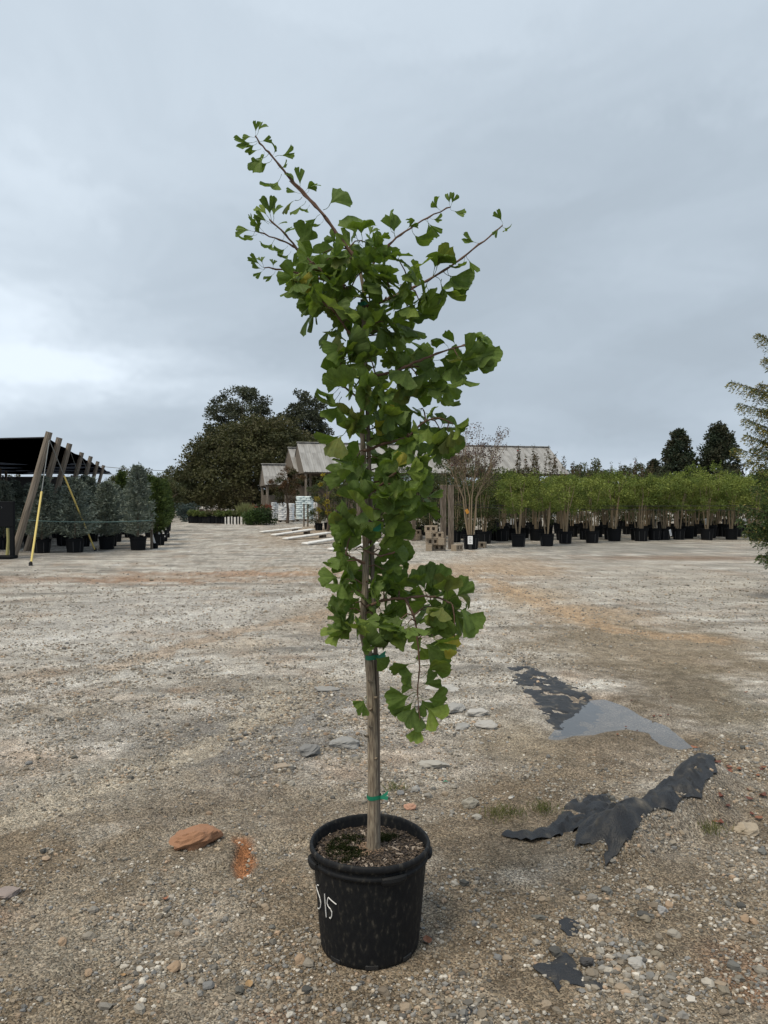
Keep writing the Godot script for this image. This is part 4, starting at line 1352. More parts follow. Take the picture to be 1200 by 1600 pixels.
func make_background() -> void:
	# --- far tree line
	var olive := [Color(.080, .092, .045), Color(.095, .10, .05), Color(.07, .082, .044), Color(.105, .10, .056)]
	var lines := []
	for k in 4: lines.append(make_far_tree(900 + k, "distant_tree", [6.5, 5.4, 7.2, 6.0][k], [5.5, 5.0, 5.8, 4.6][k], .6, 60, 80, .24, olive))
	rng.seed = 31
	for i in 34:
		var px := -330.0 + i * 52.0 + rng.randf_range(-18, 18)
		var d := rng.randf_range(88, 104)
		if px > 560 and px < 1180: d += 10
		var o := copy(lines[i % 4], Vector3(gx(px, d), 0, -d), rng.randf() * TAU, rng.randf_range(.8, 1.08))
		if px < 290: o.scale *= 0.83
		meta(o, "distant olive green tree in the tree line behind the nursery", "tree", "distant tree line")
	for e in [[196, 60, .55], [214, 63, .60], [232, 58, .52], [249, 64, .60], [264, 60, .50], [278, 66, .55], [205, 70, .66], [240, 72, .68], [270, 74, .66]]:
		copy(lines[int(e[0]) % 4], Vector3(gx(e[0], e[1]), 0, -e[1]), e[0], e[2])
		meta(get_child(-1), "low olive green tree between the cypress rows and the domed tree", "tree", "low trees beside the domed tree")
	for i in 9:
		var px := 272.0 + i * 19.0
		copy(lines[i % 4], Vector3(gx(px, 76.5), 0, -76.5), i * 1.7, .36 + .04 * (i % 3))
		meta(get_child(-1), "dark bushy growth standing under the domed tree", "bush", "bushes under the domed tree")
	for l in lines: l.free()
	# --- the spreading tree with two taller ones behind it
	var dark := [Color(.078, .080, .040), Color(.090, .090, .043), Color(.10, .094, .050), Color(.070, .074, .038)]
	rng.seed = 5
	var big := proto("spreading_tree")
	big.name = numbered("spreading_tree")
	add_child(big)
	var bd := 69.0
	big.scale = Vector3.ONE * 1.11
	big.position = Vector3(gx(384, bd), 0, -bd)
	big.scale.x = 1.2
	meta(big, "broad dense domed dark tree at the end of the gravel road", "tree")
	var mb := MB.new()
	for s in [[-.5, .3], [.35, -.2], [.1, .4]]:
		mb.tube(PackedVector3Array([Vector3(s[0] * .5, -.1, s[1]), Vector3(s[0] * 1.0, 1.6, s[1]), Vector3(s[0] * 3.5, 4.0, s[1] * 3), Vector3(s[0] * 6.0, 6.2, s[1] * 5)]), PackedFloat32Array([.34, .26, .17, .05]), 9)
	part(mb.mesh(), "trunk", M.far_bark, big)
	var clumps := []
	for i in 520:
		var u := rng.randf() * TAU
		var el := asin(pow(rng.randf(), .8))
		var rad := pow(rng.randf(), .22)
		var x := cos(el) * cos(u) * 6.2
		var z := cos(el) * sin(u) * 5.2
		var y := sin(el) * 6.7
		var wob := 1.0 + .07 * sin(u * 3 + 1) + .05 * sin(u * 7 + el * 4)
		clumps.append([Vector3(x * wob, 1.4 + y * .98, z * wob) * Vector3(rad, .25 + .75 * rad, rad) + Vector3(.9, 0, 0), Vector3(.95, .7, .95) * rng.randf_range(.55, 1.1)])
	for i in 30:
		var u := rng.randf() * TAU
		clumps.append([Vector3(cos(u) * 5.6 + .4, rng.randf_range(.7, 1.9), sin(u) * 4.6), Vector3(.8, .6, .8)])
	var fm := MB.new()
	crown(fm, clumps, 130, .21, dark, .6, .3, .5)
	part(fm.mesh(), "crown", M.foliage, big)
	var greyg := [Color(.075, .084, .060), Color(.086, .095, .066), Color(.068, .077, .056)]
	var ta := make_far_tree(61, "tall_tree", 13.3, 7.8, 5.0, 200, 120, .22, greyg, .9)
	copy(ta, Vector3(gx(379, 84), 0, -84), 0.4, 1.1)
	meta(get_child(-1), "tall loose crowned grey green tree behind the domed tree, farther from the sheds", "tree")
	ta.free()
	ta = make_far_tree(66, "tall_tree", 12.6, 6.2, 3.6, 230, 120, .22, greyg, .9)
	copy(ta, Vector3(gx(474, 86), 0, -86), 1.4, 1.13)
	meta(get_child(-1), "tall narrow grey green tree rising behind the shed roof end", "tree")
	ta.free()
	# --- two dark pointed evergreens beyond the green row
	var ev := [Color(.036, .050, .034), Color(.045, .056, .036), Color(.056, .058, .038)]
	ta = make_far_tree(71, "dark_evergreen", 6.3, 3.3, .6, 170, 110, .17, ev, 0, true)
	copy(ta, Vector3(gx(1060, 52), 0, -52), 0, 1.0)
	meta(get_child(-1), "dark pointed evergreen tree, the narrower of two beyond the green row", "tree")
	copy(ta, Vector3(gx(1022, 58), 0, -58), 2, 0.72)
	meta(get_child(-1), "small dark evergreen tree beside the pointed evergreen beyond the row", "tree")
	ta.free()
	ta = make_far_tree(73, "dark_evergreen", 6.6, 4.1, .6, 200, 110, .17, ev, 0, true)
	copy(ta, Vector3(gx(1122, 52), 0, -52), 0, 1.0)
	meta(get_child(-1), "dark broad two topped evergreen tree beyond the green row", "tree")
	ta.free()
	# --- sheds
	shed("long_shed", "long open shed with weathered grey metal gable roof", 464, 857, 692, 738, 60.0, -0.25, 24)
	shed("small_shed", "small open shed with grey metal roof nearest the domed tree", 409, 446, 726, 757, 53.0, -0.25, 4)
	shed("small_shed", "narrow metal roofed shed between the small shed and the long shed", 450, 478, 700, 737, 62.5, -0.3, 3)
	# --- power lines
	wire("power_line", "upper thin grey power line against the sky", "power line", at(120, 724, 92), at(330, 736, 80), .035, M.cable, .3)
	wire("power_line", "lower thin grey power line against the sky", "power line", at(120, 735, 92), at(330, 748, 80), .03, M.cable, .3)
	# --- reddish brown small tree and yellow leaved sapling by the sheds
	ta = make_far_tree(81, "small_maple_tree", 3.9, 2.6, 1.3, 46, 110, .10, [Color(.075, .055, .03), Color(.055, .058, .028), Color(.10, .058, .032)])
	copy(ta, Vector3(gx(449, 47), 0, -47), 0, .93)
	meta(get_child(-1), "small reddish brown tree in front of the small shed", "tree")
	ta.free()
	ta = make_far_tree(83, "yellowing_sapling", 2.9, 1.3, .7, 26, 46, .08, [Color(.26, .22, .03), Color(.12, .13, .04), Color(.32, .26, .035), Color(.07, .085, .035)])
	copy(ta, Vector3(gx(512, 36), 0, -36))
	meta(get_child(-1), "young tree with yellow leaves behind the short fence posts", "tree")
	ta.free()
	# --- rows of low potted plants and shrubs at the end of the road
	rng.seed = 91
	var plants := []
	for k in 3:
		var o := proto("potted_perennial")
		pot_parts(o, .21, .42)
		fm = MB.new()
		var cs := []
		for i in 9: cs.append([Vector3(rng.randfn() * .13, .52 + rng.randf() * .16, rng.randfn() * .13), Vector3(.12, .10, .12)])
		crown(fm, cs, 60, .10, [[Color(.10, .13, .04), Color(.13, .16, .05)], [Color(.07, .10, .035), Color(.09, .12, .045)], [Color(.15, .11, .09), Color(.10, .11, .05)]][k], .4, .6, .5)
		part(fm.mesh(), "foliage", M.foliage, o)
		plants.append(o)
	for row in 2:
		for i in 17:
			var px := 298.0 + i * 5.4 + rng.randf_range(-1, 1) + row * 3
			var d := 47.5 + row * 1.2 - i * 0.13
			copy(plants[rng.randi() % 3], Vector3(gx(px, d), 0, -d), rng.randf() * TAU, rng.randf_range(.9, 1.12))
			meta(get_child(-1), "low leafy plant in a black pot, rows at the road's end", "potted plant", "low potted plants at the end of the road")
	for p in plants: p.free()
	for i in 7:
		var g := Vector3(gx(352 + i * 5.0, 44.6), 0, -44.6)
		var t := thing("white_marker_stake", "white marker stake standing before the low potted plants", "stake", g, "white stakes before the low potted plants")
		mb = MB.new()
		mb.bev(Vector3(.07 + .05 * (i % 2), .46 + .03 * (i % 3), .03), .004, Transform3D(Basis(), Vector3(0, .22, 0)))
		part(mb.mesh(), "board", M.white_paint, t)
	for e in [[384, 45.6, 1.35, "pale ornamental grass clump beside the low potted plants", [Color(.20, .22, .10), Color(.27, .27, .14)], 1], [404, 44.2, 1.05, "dark green rounded shrub nearest the pale grass clump", [Color(.03, .055, .02), Color(.04, .07, .025)], 0], [393, 44.0, .85, "bright green low shrub in front of the pale grass", [Color(.06, .10, .03), Color(.05, .085, .03)], 0], [416, 44.6, 1.0, "dark green shrub beside the pallets of white bags", [Color(.028, .048, .02), Color(.035, .06, .022)], 0], [407, 46.2, 1.25, "shrub with red leaves behind the dark green shrubs", [Color(.20, .045, .03), Color(.05, .06, .025)], 0], [288, 50, 1.3, "blue grey shrub at the road's end beside the domed tree", [Color(.06, .085, .085), Color(.075, .10, .10)], 0], [302, 50.5, 1.25, "blue grey shrub behind the first low potted plants", [Color(.055, .08, .08), Color(.07, .095, .095)], 0]]:
		var t := thing("shrub" if e[5] == 0 else "ornamental_grass", e[3], "shrub" if e[5] == 0 else "grass clump", Vector3(gx(e[0], e[1]), 0, -e[1]))
		fm = MB.new()
		if e[5] == 1:
			for i in 900:
				var w := rng.randf() * TAU
				var dir := Vector3(sin(w) * .5 * rng.randf(), 1, cos(w) * .5 * rng.randf()).normalized()
				mb_leaf(fm, Vector3(sin(w), 0, cos(w)) * .2 * rng.randf(), dir, e[2] * rng.randf_range(.6, 1.05), .03, (e[4][rng.randi() % 2] as Color) * rng.randf_range(.8, 1.2))
		else:
			var cs := []
			for i in 26: cs.append([Vector3(rng.randfn() * .27, rng.randf_range(.15, 1.0) * e[2] * .85, rng.randfn() * .27), Vector3(.24, .2, .24)])
			crown(fm, cs, 60, .12, e[4], .45, .3, .6)
		part(fm.mesh(), "foliage", M.foliage, t)
		mb = MB.new()
		mb.tube(PackedVector3Array([Vector3(0, -.02, 0), Vector3(0, e[2] * .5, 0)]), PackedFloat32Array([.04, .02]), 6)
		part(mb.mesh(), "stem", M.stem_dark, t)

func shed(called: String, label: String, px0: float, px1: float, py_ridge: float, py_eave: float, d: float, turn: float, panels: int) -> void:
	# ridge runs along the local x axis; near slope falls towards +z
	var a := at(px0, py_ridge, d)
	var q1 := (px1 - 600.0) / F
	var len_ := (q1 * d - a.x) / (cos(turn) - q1 * sin(-turn))
	var ridge_h := a.y
	var eave_h := EYE.y + (777.0 - py_eave) / F * (d - 3.0)
	var run := (ridge_h - eave_h) * 1.55
	var t := thing(called, label, "shed", Vector3(a.x, 0, -d), "", -turn)
	var slope := Vector2(run, ridge_h - eave_h).length()
	var ang := atan2(ridge_h - eave_h, run)
	var pw := len_ / panels
	var mb := MB.new()
	var prof := [[0.0, 0.0], [.08, 0.0], [.10, .035], [.13, .035], [.15, 0.0], [.30, 0.0], [.32, .018], [.34, 0.0], [.48, 0.0], [.50, .035], [.53, .035], [.55, 0.0], [.72, 0.0], [.74, .018], [.76, 0.0], [.92, 0.0], [.94, .035], [.97, .035], [1.0, 0.0]]
	for i in prof.size() - 1:
		var x0: float = prof[i][0] * pw
		var x1: float = prof[i + 1][0] * pw
		mb.quad(Vector3(x0, prof[i][1], 0), Vector3(x1, prof[i + 1][1], 0), Vector3(x1, prof[i + 1][1], slope), Vector3(x0, prof[i][1], slope))
		mb.quad(Vector3(x0, -.012, slope), Vector3(x1, -.012, slope), Vector3(x1, -.012, 0), Vector3(x0, -.012, 0))
	var pm := mb.mesh()
	var roof := Node3D.new()
	roof.name = "roof"
	t.add_child(roof)
	for s in [1.0, -1.0]:
		for i in panels:
			var bs := Basis.from_euler(Vector3(ang, 0, 0)) if s > 0 else Basis.from_euler(Vector3(0, PI, 0)) * Basis.from_euler(Vector3(ang, 0, 0))
			var o := Vector3(i * pw if s > 0 else (i + 1) * pw, ridge_h + .003 * (i % 3), 0)
			part(pm, "roof_panel", M.metal_roof, roof, Transform3D(bs, o))
	mb = MB.new()
	mb.bev(Vector3(len_ + .1, .06, .34), .02, Transform3D(Basis(), Vector3(len_ / 2, ridge_h + .05, 0)))
	part(mb.mesh(), "ridge_cap", M.metal_roof, roof)
	for z in [run - .35, -run + .35]:
		mb = MB.new()
		mb.bev(Vector3(len_ - .1, .22, .12), .01, Transform3D(Basis(), Vector3(len_ / 2, eave_h - .02, z)))
		part(mb.mesh(), "eave_beam", M.timber, t)
		var np := maxi(2, int(len_ / 3.3) + 1)
		for i in np:
			mb = MB.new()
			mb.bev(Vector3(.16, eave_h - .1, .16), .01, Transform3D(Basis(), Vector3(lerpf(.2, len_ - .2, float(i) / (np - 1)), (eave_h - .1) / 2, z)))
			part(mb.mesh(), "post", M.pole, t)
	for x in [.06, len_ - .06]:
		mb = MB.new()
		mb.tri(Vector3(x, ridge_h - .06, 0), Vector3(x, eave_h - .04, run - .12), Vector3(x, eave_h - .04, -run + .12))
		mb.tri(Vector3(x + .04, ridge_h - .06, 0), Vector3(x + .04, eave_h - .04, -run + .12), Vector3(x + .04, eave_h - .04, run - .12))
		part(mb.mesh(), "gable", M.dark_wall, t)
	mb = MB.new()
	mb.bev(Vector3(len_ - .3, eave_h * .72, .1), .01, Transform3D(Basis(), Vector3(len_ / 2, eave_h * .36, -run * .35)))
	part(mb.mesh(), "back_wall", M.dark_wall, t)

func make_nursery() -> void:
	# ---------------- shade house on the far side of the road
	var tops := [[77, 675], [93, 684], [109, 693], [128, 707], [142, 713], [153, 721], [162, 727]]
	var tp_ := []
	for i in 7:
		var q: Array = tops[i]
		var d: float = 1.8 * F / (777.0 - q[1])
		var top := at(q[0], q[1], d)
		tp_.append(top)
		var foot := Vector3(top.x - 1.0, -.1, top.z + .1)
		var t := thing("leaning_pole", "round weathered wooden pole leaning outward under the black shade cloth" if i else "thick leaning wooden pole at the corner of the black shade cloth", "pole", foot, "leaning poles of the shade house" if i else "")
		var mb := MB.new()
		mb.tube(PackedVector3Array([Vector3.ZERO, (top - foot) * .5 + Vector3(.02, 0, 0), top - foot]), PackedFloat32Array([.105, .098, .09]), 12, true, .4)
		part(mb.mesh(), "log", M.pole, t)
	# the cloth roof, stretched between the poles
	var t0 := thing("shade_cloth", "black shade cloth roof stretched flat over the potted conifers", "shade cloth", tp_[0])
	var mb := MB.new()
	var nn := 22
	var line := Vector3(tp_[6].x - tp_[0].x, 0, tp_[6].z - tp_[0].z) * 1.5
	for j in nn + 1:
		for i in nn + 1:
			var u := float(i) / nn
			var v := float(j) / nn
			var p := line * v + Vector3(-.07 - 24.0 * u, 0, -1.0 * u)
			p.y = -.14 - .05 * sin(v * PI * 7.0) ** 2 - .04 * sin(u * PI * 6) ** 2 + .012 * sin(u * 40 + v * 31)
			mb.vert(p, Vector3.DOWN, Vector2(u, v))
	for j in nn:
		for i in nn:
			var k := j * (nn + 1) + i
			mb.x.append_array([k, k + 1, k + nn + 1, k + 1, k + nn + 2, k + nn + 1])
	M.shade.cull_mode = BaseMaterial3D.CULL_DISABLED
	part(mb.mesh(), "cloth", M.shade, t0)
	mb = MB.new()
	var hem := PackedVector3Array()
	var hr := PackedFloat32Array()
	for i in 15:
		hem.append(Vector3(-.07 - 24.0 * i / 14, -.15 - .04 * sin(i / 14.0 * PI * 6) ** 2, -1.0 * i / 14 + .01))
		hr.append(.02)
	mb.tube(hem, hr, 6)
	part(mb.mesh(), "hem_cable", M.shade, t0)
	for k in 6:
		var q: Vector3 = tp_[0] + line * (k / 7.0) + Vector3(-5.2 - (k % 2) * .6, 0, 0)
		var t := thing("inner_post", "wooden post holding up the black shade cloth from below", "post", Vector3(q.x, 0, q.z), "posts under the shade cloth")
		mb = MB.new()
		mb.tube(PackedVector3Array([Vector3(0, -.05, 0), Vector3(0, q.y - .26, 0)]), PackedFloat32Array([.08, .075]), 9)
		part(mb.mesh(), "log", M.pole, t)
	# side curtain at the back keeps the depth dark
	var bt := thing("shade_curtain", "black shade cloth curtain hanging at the back of the shade house", "shade cloth", Vector3(-22, 0, -47))
	mb = MB.new()
	for i in 24:
		var z0 := sin(i * 1.3) * .12
		var z1 := sin((i + 1) * 1.3) * .12
		mb.quad(Vector3(i * .9 - 19, .25, z0), Vector3(i * .9 - 18.1, .25, z1), Vector3(i * .9 - 18.1, 2.9, z1), Vector3(i * .9 - 19, 2.9, z0))
	part(mb.mesh(), "cloth", M.shade, bt)
	for i in 6:
		mb = MB.new()
		mb.tube(PackedVector3Array([Vector3(-19 + i * 4.3, -.05, -.2), Vector3(-19 + i * 4.3, 3.0, -.2)]), PackedFloat32Array([.06, .06]), 8)
		part(mb.mesh(), "post", M.pole, bt)
	# guy wires with yellow guards
	for e in [[0, 48, 884, 0.55, M.yellow, "yellow guarded guy wire reaching out toward the clay track", 0.026], [0, 149, 861, 0.70, M.yellow, "yellow guarded guy wire slanting across the blue cypress trees", .024], [2, 158, 838, 0.72, M.old_yellow, "dull yellow guy wire from the third leaning pole", .022], [3, 176, 832, 0.6, M.old_yellow, "dull yellow guy wire farthest along the leaning poles", .02]]:
		var top: Vector3 = tp_[e[0]] + Vector3(.02, -.22, .05)
		var foot := gp(e[1], e[2])
		var t := thing("guy_wire", e[5], "guy wire", foot)
		var up := top - foot
		mb = MB.new()
		mb.tube(PackedVector3Array([Vector3.ZERO, up]), PackedFloat32Array([.012, .012]), 5)
		part(mb.mesh(), "cable", M.cable, t)
		mb = MB.new()
		mb.tube(PackedVector3Array([up * .02, up * (e[3] as float)]), PackedFloat32Array([e[6], e[6]]), 9)
		part(mb.mesh(), "guard", e[4], t)
		mb = MB.new()
		mb.tube(PackedVector3Array([Vector3(0, -.1, 0), Vector3(0, .07, 0), Vector3(.01, .10, 0)]), PackedFloat32Array([.05, .045, .02]), 8)
		part(mb.mesh(), "anchor", M.black_wire, t)
	# black board on posts
	var bp := gp(8, 873)
	var t1 := thing("black_board", "black board raised on posts beside the corner pole", "board", Vector3(bp.x, 0, bp.z))
	var sc := -bp.z / F
	mb = MB.new()
	mb.bev(Vector3(46 * sc, 40 * sc, .12), .01, Transform3D(Basis(), Vector3(-8 * sc, 70 * sc, 0)))
	part(mb.mesh(), "panel", M.far_pot, t1)
	mb = MB.new()
	mb.tube(PackedVector3Array([Vector3(-3 * sc, 80 * sc, .06), Vector3(-3 * sc, 80 * sc, .075)]), PackedFloat32Array([.016, .016]), 10)
	part(mb.mesh(), "bolt", M.card, t1)
	for x in [11.5, -28.0]:
		mb = MB.new()
		mb.bev(Vector3(6 * sc, 52 * sc, .1), .008, Transform3D(Basis(), Vector3(x * sc, 24 * sc, 0)))
		part(mb.mesh(), "leg", M.far_pot, t1)
	mb = MB.new()
	mb.bev(Vector3(46 * sc, 7 * sc, .4), .02, Transform3D(Basis(), Vector3(-8 * sc, 1.5 * sc, 0)))
	part(mb.mesh(), "base_rail", M.far_pot, t1)
	var yp := gp(13, 868)
	t1 = thing("yellow_stake", "faded yellow green stake standing under the black board", "stake", Vector3(yp.x, 0, yp.z))
	mb = MB.new()
	mb.tube(PackedVector3Array([Vector3(-.03, -.02, 0), Vector3(.0, .4, 0), Vector3(-.01, .76, 0)]), PackedFloat32Array([.05, .042, .04]), 8)
	part(mb.mesh(), "stem", M.old_yellow, t1)
	wire("rope", "green rope strung in front of the blue cypress trees", "rope", at(28, 812, 21.2), at(238, 813, 21.6), .014, M.rope, .06)
	# ---------------- blue cypress trees in pots
	var blue := [Color(.16, .195, .165), Color(.19, .22, .185), Color(.135, .165, .145), Color(.21, .24, .20)]
	var green := [Color(.07, .105, .03), Color(.09, .125, .035), Color(.06, .09, .03)]
	var bl := []
	for k in 3: bl.append(make_blue_conifer(300 + k, [2.15, 2.0, 2.45][k], [1.15, 1.25, 1.1][k], blue))
	var spots := [[66, 867, 0, 0.98], [117, 866, 1, 1.02], [167, 861, 1, .98], [216, 862, 2, 1.0]]
	var names := ["blue grey cypress in a black pot nearest the corner pole", "blue grey cypress in a black pot behind the slanting yellow guard", "blue grey cypress in a black pot between two other cypresses", "tallest blue grey cypress in a black pot at the road edge"]
	for i in 4:
		var g := gp(spots[i][0], spots[i][1])
		copy(bl[spots[i][2]], Vector3(g.x * (1.0 + .75 / -g.z), 0, g.z - .75), i * 1.3, spots[i][3] * 1.03)
		meta(get_child(-1), names[i], "potted tree")
	rng.seed = 8
	for row in 4:
		for i in 6:
			var d := 25.0 + row * 2.6
			var px := 18.0 + i * 38.0 + (row % 2) * 17 - row * 2 + rng.randf_range(-4, 4)
			if px > 222 - row * 3: continue
			copy(bl[rng.randi() % 3], Vector3(gx(px, d), 0, -d + rng.randf_range(-.3, .3)), rng.randf() * TAU, rng.randf_range(.84, 1.0))
			meta(get_child(-1), "blue grey cypress in a black pot in the rows behind", "potted tree", "blue cypress trees in the back rows")
	for px in [-60.0, -20.0, 6.0]:
		copy(bl[0], Vector3(gx(px, 23.5), 0, -23.5), px, .95)
		meta(get_child(-1), "blue grey cypress in a black pot behind the black board", "potted tree", "blue cypress trees behind the black board")
	for b in bl: b.free()
	var ga := make_blue_conifer(340, 2.3, .8, green)
	ga.name = "potted_green_arborvitae_proto"
	for e in [[246, 25.5, .95], [252, 28.5, .95], [256, 32.0, 1.0], [259, 36.0, 1.0], [190, 33.0, 1.15], [236, 30.5, 1.05]]:
		copy(ga, Vector3(gx(e[0], e[1]), 0, -e[1]), e[0], e[2])
		meta(get_child(-1), "bright green upright arborvitae in a pot along the road edge", "potted tree", "green arborvitae along the road edge")
	ga.free()
	post(237, 858, 804, 4, "short wooden post beside the tallest blue cypress")
	for e in [[243, 857], [253, 852], [258, 846], [262, 840]]:
		var g := gp(e[0], e[1])
		var t := thing("small_black_pot", "small black pot with a white tag along the road edge", "pot", Vector3(g.x, 0, g.z), "small tagged pots along the road edge")
		part(pot_mesh(.09, .17), "pot", M.far_pot, t)
		part(soil_mesh(.09, .17), "soil", M.soil, t)
		mb = MB.new()
		mb.bev(Vector3(.06, .34, .006), .002, Transform3D(Basis.from_euler(Vector3(0, 0, .3)), Vector3(-.05, .28, .02)))
		part(mb.mesh(), "tag", M.card, t)
	# ---------------- the row of green trees on the right
	var gr := [Color(.150, .190, .046), Color(.175, .215, .054), Color(.115, .155, .040), Color(.20, .235, .06)]
	var gt := []
	for k in 4: gt.append(make_green_tree(400 + k, [2.45, 2.6, 2.35, 2.5][k], [1.2, 1.15, 1.25, 1.1][k], [1.35, 1.5, 1.3, 1.45][k], gr, [3, 4, 3, 4][k]))
	rng.seed = 14
	var idx := 0
	for e in [[786, 846], [812, 855], [857, 854], [886, 850], [928, 849], [963, 846], [1005, 846], [1041, 844], [1077, 842], [1112, 841], [1138, 839], [1177, 836], [1214, 835]]:
		var g := gp(e[0], e[1])
		var o := copy(gt[idx % 4], Vector3(g.x, 0, g.z - .24), idx * 1.9, rng.randf_range(.84, 1.08) * (1.0 + .0003 * (e[0] - 786)))
		var tagged: bool = idx == 7
		if tagged: tag_card(o, Vector3(-.02, .28, .27), 0.0, .18)
		meta(o, "green multi stemmed tree in a black pot with a white tag on its front" if tagged else "bright green multi stemmed tree in a black pot, front row", "potted tree", "" if tagged else "front row of green potted trees")
		idx += 1
	for row in 3:
		for i in 13:
			var px := 770.0 + i * 37.0 + row * 13 + rng.randf_range(-7, 7)
			var d := 28.6 + row * 2.4 + rng.randf_range(-.4, .4)
			copy(gt[rng.randi() % 4], Vector3(gx(px, d), 0, -d), rng.randf() * TAU, rng.randf_range(.94, 1.06))
			meta(get_child(-1), "bright green multi stemmed tree in a black pot, rows behind the front row", "potted tree", "back rows of green potted trees")
	for g in gt: g.free()
	for e in [[798, 834, -.1], [1098, 826, .3], [1158, 819, .25], [783, 814, .2]]:
		var g := gp(e[0], 838)
		var t := thing("stake_tag", "white tag on a stake among the green potted trees", "tag", Vector3(g.x, 0, g.z + .3), "white tags among the green potted trees")
		mb = MB.new()
		mb.bev(Vector3(.02, .62, .012), .003, Transform3D(Basis(), Vector3(0, .28, 0)))
		part(mb.mesh(), "stick", M.black_wire, t)
		tag_card(t, Vector3(0, .62, .01), 0, e[2])
	var dk := [Color(.060, .080, .036), Color(.074, .092, .038), Color(.085, .086, .044), Color(.05, .068, .034)]
	var dt := []
	for k in 3: dt.append(make_green_tree(430 + k, [2.9, 3.2, 3.0][k], [.5, .55, .5][k], [1.5, 1.6, 1.4][k], dk, 4, "potted_dark_tree", 100, 16, .09))
	for row in 3:
		for i in 17:
			var px := 590.0 + i * 40.0 + row * 14 + rng.randf_range(-9, 9)
			var d := (27.2 if px < 760 else 36.0) + row * 2.4
			if row == 0 and px < 640: d += 3
			copy(dt[rng.randi() % 3], Vector3(gx(px, d), 0, -d), rng.randf() * TAU, rng.randf_range(.86, 1.04))
			meta(get_child(-1), "dark green shrubby tree in a black pot in the deep rows", "potted tree", "dark green potted trees in the deep rows")
	for i in 7:
		var px := 498.0 + i * 14.0
		var d := 37.0 + (i % 3) * 1.2
		copy(dt[i % 3], Vector3(gx(px, d), 0, -d), i, .8)
		meta(get_child(-1), "dark green shrubby tree in a black pot behind the short posts", "potted tree", "dark potted trees behind the short posts")
	for g in dt: g.free()
	# upright crape myrtles showing over the row
	var um := make_spires(441)
	for e in [[818, 30.0, 1.0], [848, 29.2, 1.0], [880, 31.0, .92], [945, 33, .86], [1000, 32, .9], [1008, 34, .88], [980, 33, .86], [905, 34, .86]]:
		copy(um, Vector3(gx(e[0], e[1]), 0, -e[1]), e[0], e[2])
		meta(get_child(-1), "potted crape myrtle with upright leafy shoots over the green row", "potted tree", "upright crape myrtles over the green row")
	um.free()
	make_crape()
	wire("support_wire", "upper black wire strung through the green potted trees", "wire", at(655, 788, 25.5), at(1260, 789, 28.5), .010, M.black_wire, .05)
	wire("support_wire", "lower black wire strung through the green potted trees", "wire", at(740, 793, 25.7), at(1260, 796, 28.4), .010, M.black_wire, .05)
	post(1057, 835, 789, 6, "short dark post standing among the green potted trees")
	# ---------------- timber posts, blocks, boards
	post(692.5, 855, 758, 9.5, "tall square timber post behind the block stack")
	post(704.5, 858, 758, 9.0, "tall square timber post beside the single grey tagged pot")
	for e in [[632, 843, 765, 8], [646, 845, 762, 8], [607, 838, 764, 7.5], [560, 832, 770, 7]]:
		post(e[0], e[1], e[2], e[3], "square timber post in the row behind the ginkgo", "timber posts behind the ginkgo")
	for e in [[499, 826, 772, 4.8], [514, 828, 768, 5], [524, 829, 784, 5]]:
		post(e[0], e[1], e[2], e[3], "short dark timber post near the white sign", "short timber posts near the white sign")
	for e in [[475, 823, 787, 2.6], [481, 823, 787, 2.6]]:
		post(e[0], e[1], e[2], e[3], "slim dark post in front of the bag pallets", "slim posts in front of the bag pallets")
	var bm := block_mesh()
	var blocks := [   # px, foot py, level, turn, tilt onto end, label
		[672, 861, 0, 1.35, "tan hollow block, bottom of the stack, end to the yard"], [687, 861, 0, 0.08, "tan hollow block, bottom of the stack, beside the post"],
		[676, 861, 1, 0.1, "tan hollow block in the second layer of the stack"], [690, 861, 1, 1.5, "tan hollow block, second layer, against the tall post"],
		[671, 861, 2, 1.4, "tan hollow block, third layer, end showing two cells"], [683, 861, 2, 0.05, "tan hollow block in the third layer of the stack"],
		[674, 861, 3, -0.12, "tan hollow block on top of the stack"],
		[715, 861, 0, 0.9, "tan hollow block lying between the post and the tagged pot"], [752, 857, 0, -0.35, "tan hollow block lying just behind the tagged pot"],
		[644, 844, 0, 0.3, "tan hollow block set behind the timber posts"], [655, 844, 0, 1.3, "tan hollow block lying behind the timber posts, end on"], [650, 844, 1, 0.15, "tan hollow block resting on two others behind the posts"]]
	for e in blocks:
		var g := gp(e[0], e[1])
		g.y = .095 + .191 * e[2] if e[2] else .095
		if e[2] == 0 and e[3] < 0.2: g.z -= 0.16
		var t := thing("hollow_block", e[4], "block", Vector3(g.x, g.y - .095, g.z - .15), "", e[3])
		part(bm, "block", M.block, t, Transform3D(Basis(), Vector3(0, .095, 0)))
	for e in [[618, 838], [626, 840]]:
		var g := gp(e[0], e[1])
		var t := thing("hollow_block", "grey hollow block lying low between the timber posts", "block", g, "grey blocks between the timber posts", .6)
		part(bm, "block", M.grey_block, t, Transform3D(Basis(), Vector3(0, .095, 0)))
	# white painted boards lying on the slope beside the road
	var bi := 0
	for e in [[408, 833, 470, 828], [427, 838, 488, 831], [445, 844, 514, 837], [476, 852, 545, 843.5], [515, 861, 590, 855]]:
		var a := gp(e[0], e[1])
		var b := gp(e[2], e[3] + 2.5)
		b.y = .13
		var c := (a + b) / 2
		var dir := (b - a)
		var len_ := dir.length()
		var z := dir.cross(Vector3.UP).normalized()
		var y := z.cross(dir.normalized())
		var t := thing("white_board", "white painted board lying with one end raised beside the road" if bi < 4 else "white painted board lying lowest, nearest the white stake", "board", Vector3(c.x, 0, c.z), "white boards lying beside the road" if bi < 4 else "")
		mb = MB.new()
		mb.bev(Vector3(len_, .07, .30), .02, Transform3D(Basis(dir.normalized(), y, z), Vector3(0, c.y + .05, 0)))
		part(mb.mesh(), "plank", M.white_paint, t)
		mb = MB.new()
